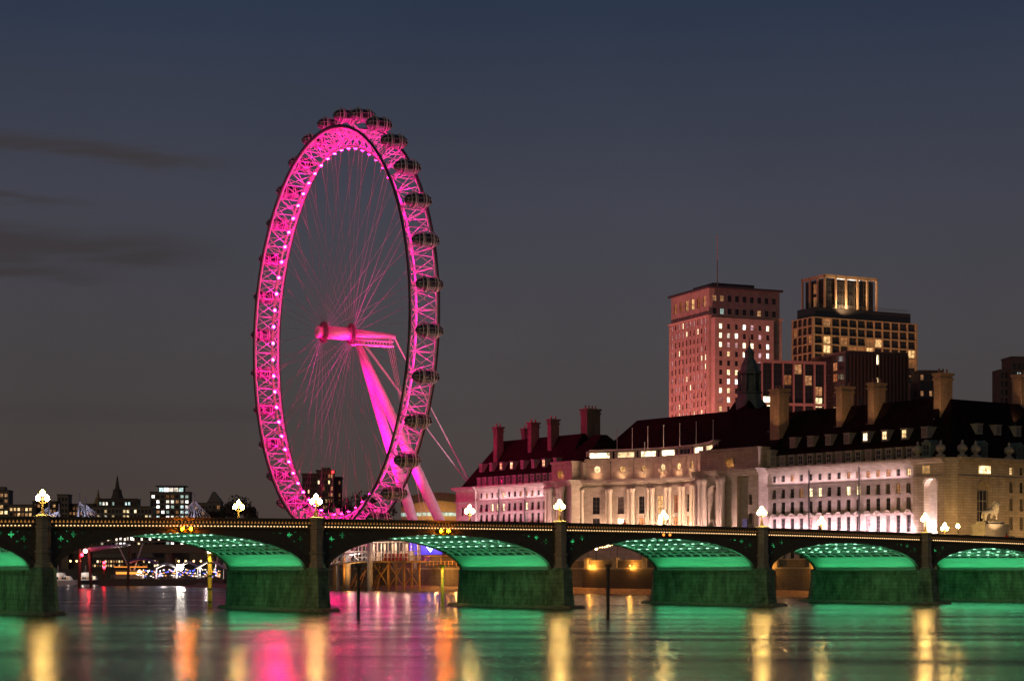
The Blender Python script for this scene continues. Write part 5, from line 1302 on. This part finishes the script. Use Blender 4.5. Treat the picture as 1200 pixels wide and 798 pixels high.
mb = MB()
for k in range(9): mb.cbox(E(77 + k * 3, -9.5, 13.55), 1.0, .2, .1, tuple(EU))
mb.build('ceiling_luminaire', glow('pier_lamp', (1, .74, .5), 10), pier_th)
for u in (79, 87, 95, 101): light('POINT', 'pier_glow', E(u, -9, 12.6), 700, (1, .68, .44), pier_th, radius=.2)
for u, v_, pw_ in ((84, -15.5, 550), (100, -15.5, 550), (62, -4, 1500), (72, -4, 1300)): light('POINT', 'under_pier_glow', E(u, v_, 5.5), pw_, (1, .45, .1), pier_th, radius=.2)
# guide towers gripping the lowest part of the rim
mb = MB()
for f in (-14, -9, -3, 3, 9, 14):
    for ax in (-6.4, 6.4):
        c = WC + WE * f + WA * ax; mb.tube((c.x, c.y, 8), (c.x, c.y, 19.5 + abs(f) * .22), .28, n=5); mb.cbox((c.x, c.y, 20 + abs(f) * .22), 2.2, 1.2, 1.0, (WE.x, WE.y))
    c0, c1 = WC + WE * f - WA * 6.4, WC + WE * f + WA * 6.4; mb.tube((c0.x, c0.y, 13), (c1.x, c1.y, 13), .25, n=5)
mb.build('rim_guide_towers', m_pale, pier_th)
mb = MB(); c = WC; mb.cbox((c.x, c.y, 11.0), 44, 16, .5, (WE.x, WE.y)); mb.build('boarding_deck', m_pale, pier_th)
for f in (-21, -14, -7, 0, 7, 14, 21):
    for ax in (-7, 7): mb = MB(); c = WC + WE * f + WA * ax; mb.tube((c.x, c.y, -3), (c.x, c.y, 11), .4, n=7); mb.build('deck_pile', m_orst, pier_th)
gw = thing('gangway', 'white steel truss gangway sloping down to the river beside the boarding pier', 'gangway', E(128, -10, 0))
g0, g1 = Vector(E(93, -13.8, 8.2)), Vector(E(150, -16, 5.2)); n = 16
mb = MB(); wv = Vector((EV.x, EV.y, 0)) * 2.6
for k in range(n):
    a, b = g0.lerp(g1, k / n), g0.lerp(g1, (k + 1) / n); up = Vector((0, 0, 2.5))
    for off in (Vector(), -wv):
        mb.tube(a + off, b + off, .15, n=5); mb.tube(a + up + off, b + up + off, .14, n=5)
        if k % 2: mb.tube(a + off, b + up + off, .11, n=4)
        else: mb.tube(a + up + off, b + off, .11, n=4)
    mb.tube(a + up, a + up - wv, .09, n=4)
mb.build('truss', m_pale, gw)
mb = MB(); mb.loft([[g0 + Vector((0, 0, .05)), g0 - wv + Vector((0, 0, .05)), g0 - wv + Vector((0, 0, .2)), g0 + Vector((0, 0, .2))], [g1 + Vector((0, 0, .05)), g1 - wv + Vector((0, 0, .05)), g1 - wv + Vector((0, 0, .2)), g1 + Vector((0, 0, .2))]]); mb.build('walkway', m_pale, gw)
mb = MB()
for k in range(14): p = g0.lerp(g1, (k + .5) / 14) - wv * .5 + Vector((0, 0, 2.3)); mb.cbox(p, .5, .12, .1)
mb.build('handrail_lamps', glow('gangway_lamp', (1, .84, .74), 14), gw)
for f in (.1, .35, .6, .85): light('POINT', 'gangway_glow', g0.lerp(g1, f) - wv * .5 + Vector((0, 0, 2.1)), 420, (1, .76, .66), gw, radius=.15)

# arrow-marked glowing panel in place of a lit tree; balcony kiosk beside it
th = thing('lit_tree_panel', 'glowing violet-blue panel with a white arrow shape, standing in for a blue-lit tree', 'tree stand-in', E(86, 1.6, 8))
c = E(64, 1.5, 0); mb = MB(); ebox(mb, 78, 95, 1.5, 1.9, 10.2, 15.5); mb.build('panel', glow('blue_panel', (.06, .035, 1), .85), th)
mb = MB(); ebox(mb, 77.7, 95.3, 1.6, 2.1, 9.9, 10.2); ebox(mb, 79, 79.4, 1.6, 2, 7, 10); ebox(mb, 93.6, 94, 1.6, 2, 7, 10); mb.build('stand', m_frame_d, th)
mb = MB(); A = lambda u, z: E(83.5 - u, 1.38, z)
mb.tube(A(0, 14.9), A(0, 11.0), .16, n=5); mb.tube(A(0, 11.0), A(-2.0, 12.6), .16, n=5); mb.tube(A(0, 11.0), A(2.0, 12.6), .16, n=5); mb.build('arrow', glow('arrow_white', (.55, .75, 1), 4), th)
light('POINT', 'tree_panel_glow', E(84, -1, 12.5), 300, (.15, .1, 1), th, radius=.3)
th = thing('kiosk', 'dark timber kiosk with a railed balcony on the embankment beside the blue panel', 'kiosk', E(73, -.5, 6))
mb = MB(); ebox(mb, 65, 81, -1.9, 1.0, 6.5, 6.9); ebox(mb, 65.5, 80.5, -.6, .9, 6.9, 9.6); mb.build('cabin', m_tim, th)
mb = MB()
for k in range(9): ebox(mb, 65.2 + k * 1.93, 65.4 + k * 1.93, -1.85, -1.7, 6.9, 9.3 if k % 4 == 0 else 8.2)
for z in (7.4, 8.2): ebox(mb, 65.2, 80.8, -1.83, -1.72, z, z + .12)
ebox(mb, 64.8, 81.2, -2, 1.1, 9.6, 9.85); mb.build('balcony_rail', m_orst, th)
for u in (68, 78): light('POINT', 'kiosk_glow', E(u, -2.6, 8.8), 260, (1, .42, .08), th, radius=.15)
# festoon lights between poles on the promenade
th = thing('festoon_lights', 'sagging string of warm bulbs between poles above the embankment', 'string lights', E(0, 3, GZ))
mb = MB(); bl = MB()
for k, u in enumerate((24, 12, 0, -12)):
    mb.tube(E(u, 3, GZ), E(u, 3, 13), .09, n=5)
    if k < 3:
        p0 = None
        for j in range(13):
            f = j / 12; p = E(u - 12 * f, 3, 12.9 - 5.2 * f * (1 - f))
            if p0: mb.tube(p0, p, .04, n=4, caps=False)
            p0 = p; bl.ball((p[0], p[1], p[2] - .15), .17, 5)
mb.build('poles_and_cable', m_frame_d, th); tag(bl.build('bulb', glow('festoon_bulb', (1, .60, .25), 9), th), kind='stuff')
# a young tree on the promenade seen through the arch before the colonnade
p = E(-14, 5, GZ); tree((600 + p[0] / p[1] * FPX), 600, p[1], 6.5, 2.6, 'small bushy tree on the promenade seen through an arch', 'promenade trees', 500)

# festival pier: pontoon, canopies, masts, lamps
PY = 720
fp = thing('river_pier', 'floating pier with white canopies, floodlight and slanting masts under the left arch', 'pier', (at(180, 680, PY).x, PY, 0))
X = lambda x: at(x, 0, PY).x
Zp = lambda y: at(0, y, PY).z
mb = MB(); mb.box((X(116), PY), X(262) - X(116), 9, -.6, Zp(678)); mb.build('pontoon', mat('pontoon_steel', (.10, .085, .07), .7), fp)
mb = MB(); x = X(130)
while x < X(260):
    mb.tube((x, PY + .4, Zp(678)), (x, PY + .4, Zp(673.5)), .05, n=4); x += 1.1
for z in (675.5, 673.5): mb.tube((X(130), PY + .4, Zp(z)), (X(260), PY + .4, Zp(z)), .07, n=4)
tag(mb.build('railing', m_pale, fp), kind='stuff')
for a, b in (((135, 637), (151, 669)), ((165, 636), (154, 669)), ((238, 636), (246, 669)), ((256, 640), (250, 668))):
    mb = MB(); mb.tube((X(a[0]), PY + 4, Zp(a[1])), (X(b[0]), PY + 4, Zp(b[1])), .3, n=6); mb.build('slanting_mast', m_pale, fp)
for x0, x1, y0, y1, m in ((146, 182, 658, 653, mat('violet_canvas', (.35, .14, .34), .7)), (180, 206, 664, 659, mat('white_canvas', (.8, .78, .74), .6)), (204, 234, 665, 657, mat('white_canvas', (.8, .78, .74), .6)), (228, 262, 664, 656, mat('white_canvas', (.8, .78, .74), .6))):
    mb = MB(); rings = []
    for k in range(9):
        f = k / 8; xx = lerp(X(x0), X(x1), f); zz = Zp(y0) + (Zp(y1) - Zp(y0)) * (1 - abs(2 * f - 1) ** 1.6)
        rings.append([(xx, PY + 1, zz - .9), (xx, PY + 4, zz), (xx, PY + 7, zz - .9), (xx, PY + 4, zz - .25)])
    mb.loft(rings)
    for f in (.05, .95): xx = lerp(X(x0), X(x1), f); mb.tube((xx, PY + 4, Zp(678)), (xx, PY + 4, Zp(y0) - .1), .12, n=5)
    mb.build('canopy', m, fp)
mb = MB(); mb.box((X(133), PY + 3), X(165) - X(133), 4, Zp(678), Zp(668)); mb.build('amber_cabin', mat('cabin_paint', (.4, .3, .2), .6), fp)
mb = MB(); mb.box((X(134), PY + 2.9), X(164) - X(134), .1, Zp(672.5), Zp(670)); mb.build('cabin_window', glow('amber_strip', (1, .36, .05), 1.6), fp)
mb = MB(); mb.box((X(132), PY + 2.6), X(168) - X(132), 5, Zp(664.6), Zp(663.4)); mb.build('lit_fascia', glow('amber_fascia', (1, .30, .04), 1.2), fp)
mb = MB(); mb.tube((X(211), PY + 1, Zp(678)), (X(211), PY + 1, Zp(664)), .14, n=5); mb.cbox((X(211), PY + .8, Zp(664)), 2.0, .5, 1.4); mb.build('floodlight_mast', m_frame_d, fp)
mb = MB(); mb.cbox((X(211), PY + .45, Zp(664)), 2.4, .1, 1.8); mb.build('floodlight_lens', glow('flood_white', (1, .93, .80), 90), fp)
mb = MB()
rnd = random.Random(3)
for k in range(150): mb.cbox((X(rnd.uniform(158, 258)), PY + rnd.uniform(.2, .6), Zp(rnd.uniform(667, 676))), rnd.uniform(.25, .7), .1, rnd.uniform(.15, .4), mi=rnd.choice((0, 0, 0, 1, 1, 2)))
tag(mb.build('fairy_lights', [glow('fairy_white', (1, .85, .72), 3), glow('fairy_blue', (.12, .16, 1), 3), glow('fairy_amber', (1, .4, .1), 3)], fp), kind='stuff')
for x in (190, 214, 240): light('POINT', 'canopy_glow', (X(x), PY + 3, Zp(668)), 2200, (1, .82, .72), fp, radius=.2)
# signal post with two red lamps, and the red-white beacon pile
for x, Y, tops, zt_, lab, s_ in ((122, 735, (659, 664.5), 657, 'signal post carrying two red lamps at the left end of the floating pier', 26), (93, 640, (645.5, 650), 640, 'dark pile with bright red and white beacon lamps by the moored launch', 14)):
    a = at(x, 680, Y); th = thing('signal_post', lab, 'signal post', (a.x, Y, 0)); mb = MB(); mb.lathe((a.x, Y, -3), [(.55, 0), (.55, 3 + at(0, zt_, Y).z)], 10)
    if x == 93: mb.tube((a.x, Y, at(0, 647, Y).z), (at(101, 0, Y).x, Y, at(0, 645.5, Y).z), .16, n=5)
    mb.build('post', m_pile, th)
    for k, yy_ in enumerate(tops):
        mb = MB(); q = at(x + (7 if x == 93 else 0) - (4 * k if x == 93 else 0), yy_, Y - .7); mb.ball(q, .75 if x == 93 and k == 0 else .55, 8)
        mb.build('red_lamp' if not (x == 93 and k == 0) else 'beacon_lamp', glow('red_signal', (1, .015, .03), s_) if not (x == 93 and k == 0) else glow('beacon_glow', (1, .30, .30), 12), th)
# red lit fender beam under the far bridge
a, b = at(104, 644, 642), at(152, 638, 700); th = thing('red_beam', 'long beam catching red light beneath the distant bridge, beside the beacon pile', 'beam', (a.x, a.y, 0))
mb = MB(); mb.tube(a, b, .8, .5, 8); mb.build('boom', m_pale, th); mb = MB(); mb.tube((a.x + 1, a.y, -3), a, .5, n=8); mb.tube((b.x - 1, b.y, -3), b, .5, n=8); mb.build('support_pile', m_pile, th)
light('POINT', 'beacon_light', at(104, 646.5, 636), 900, (1, .05, .06), th, radius=.3)

# moored boats
def boat(x0, x1, Y, lab, hullc, lit):
    a, b = at(x0, 0, Y), at(x1, 0, Y); L = b.x - a.x; th = thing('passenger_launch', lab, 'boat', ((a.x + b.x) / 2, Y, 0), 'launches moored below the far bridge')
    P = lambda f, y, z: (a.x + L * f, Y + y, z)
    rings = []
    for f, wv, zb in ((0, 1.5, .2), (.06, 2.2, -.3), (.3, 2.6, -.5), (.7, 2.5, -.5), (.9, 1.5, -.3), (1.0, .15, .6)):
        sh_ = 1.5 + .7 * f * f; rings.append([P(f, -wv, sh_), P(f, -wv * .8, zb), P(f, wv * .8, zb), P(f, wv, sh_)])
    mb = MB(); mb.loft(rings); mb.build('hull', mat(hullc, (.62, .60, .58) if 'white' in hullc else (.05, .045, .05), .5, var=.1), th)
    mb = MB()
    mb.hexa([P(.06, -1.9, 1.6), P(.78, -1.9, 1.8), P(.78, 1.9, 1.8), P(.06, 1.9, 1.6), P(.08, -1.8, 3.5), P(.72, -1.8, 3.5), P(.72, 1.8, 3.5), P(.08, 1.8, 3.5)])
    mb.hexa([P(.1, -1.6, 3.55), P(.55, -1.6, 3.55), P(.55, 1.6, 3.55), P(.1, 1.6, 3.55), P(.1, -1.5, 4.9), P(.5, -1.5, 4.9), P(.5, 1.5, 4.9), P(.1, 1.5, 4.9)])
    mb.build('saloon', mat('boat_white', (.68, .66, .64), .5, var=.1), th)
    for k in range(7):
        mb = MB(); f = .11 + k * .088; mb.box((a.x + L * f, Y - 2.0), L * .06, .08, 2.3, 3.1); mb.build('window', PANES['dim' if not lit else 'warm'] if k % 3 == 0 else PANES['dark'], th)
    mb = MB(); mb.tube(P(.3, 0, 4.9), P(.3, 0, 8), .06, n=4); mb.tube(P(.2, 0, 5), P(.3, 0, 7.4), .03, n=3); mb.build('mast', m_pale, th)
    for f in (.25, .7): light('POINT', 'deck_light', P(f, -3.2, 4.4), 160, (1, .82, .7), th, radius=.15)
boat(58, 92, 770, 'white two-deck passenger launch moored at the left under the arch', 'white_hull', 0)
boat(92, 121, 790, 'darker passenger launch with amber windows right of the white launch', 'dark_hull', 1)
# far bank lights strung along the water's edge
th = thing('quay_lamp', 'x', 'street lamp', (0, 0, 0), 'small lamps on the far quay')
mb = MB(); mb.tube((0, 0, 0), (0, 0, 5), .09, n=5); mb.build('post', m_frame_d, th); mb = MB(); mb.ball((0, 0, 5.4), .62, 7); mb.build('globe', glow('quay_globe', (1, .52, .18), 9), th)
first = True
for x in list(range(84, 240, 9)) + [3, 14, 20, 24, 29, 36, 40, 62, 88]:
    loc = at(x + random.uniform(-2, 2), 0, 1312); loc.z = GZ
    if x in (3, 14, 20, 24, 29, 36, 40): loc.z = GZ; loc.y = 1318
    lab = 'small amber lamp on the far quay below the city blocks'
    if first: th.location = loc; th['label'] = lab; first = False
    else: copy_thing(th, loc, lab)
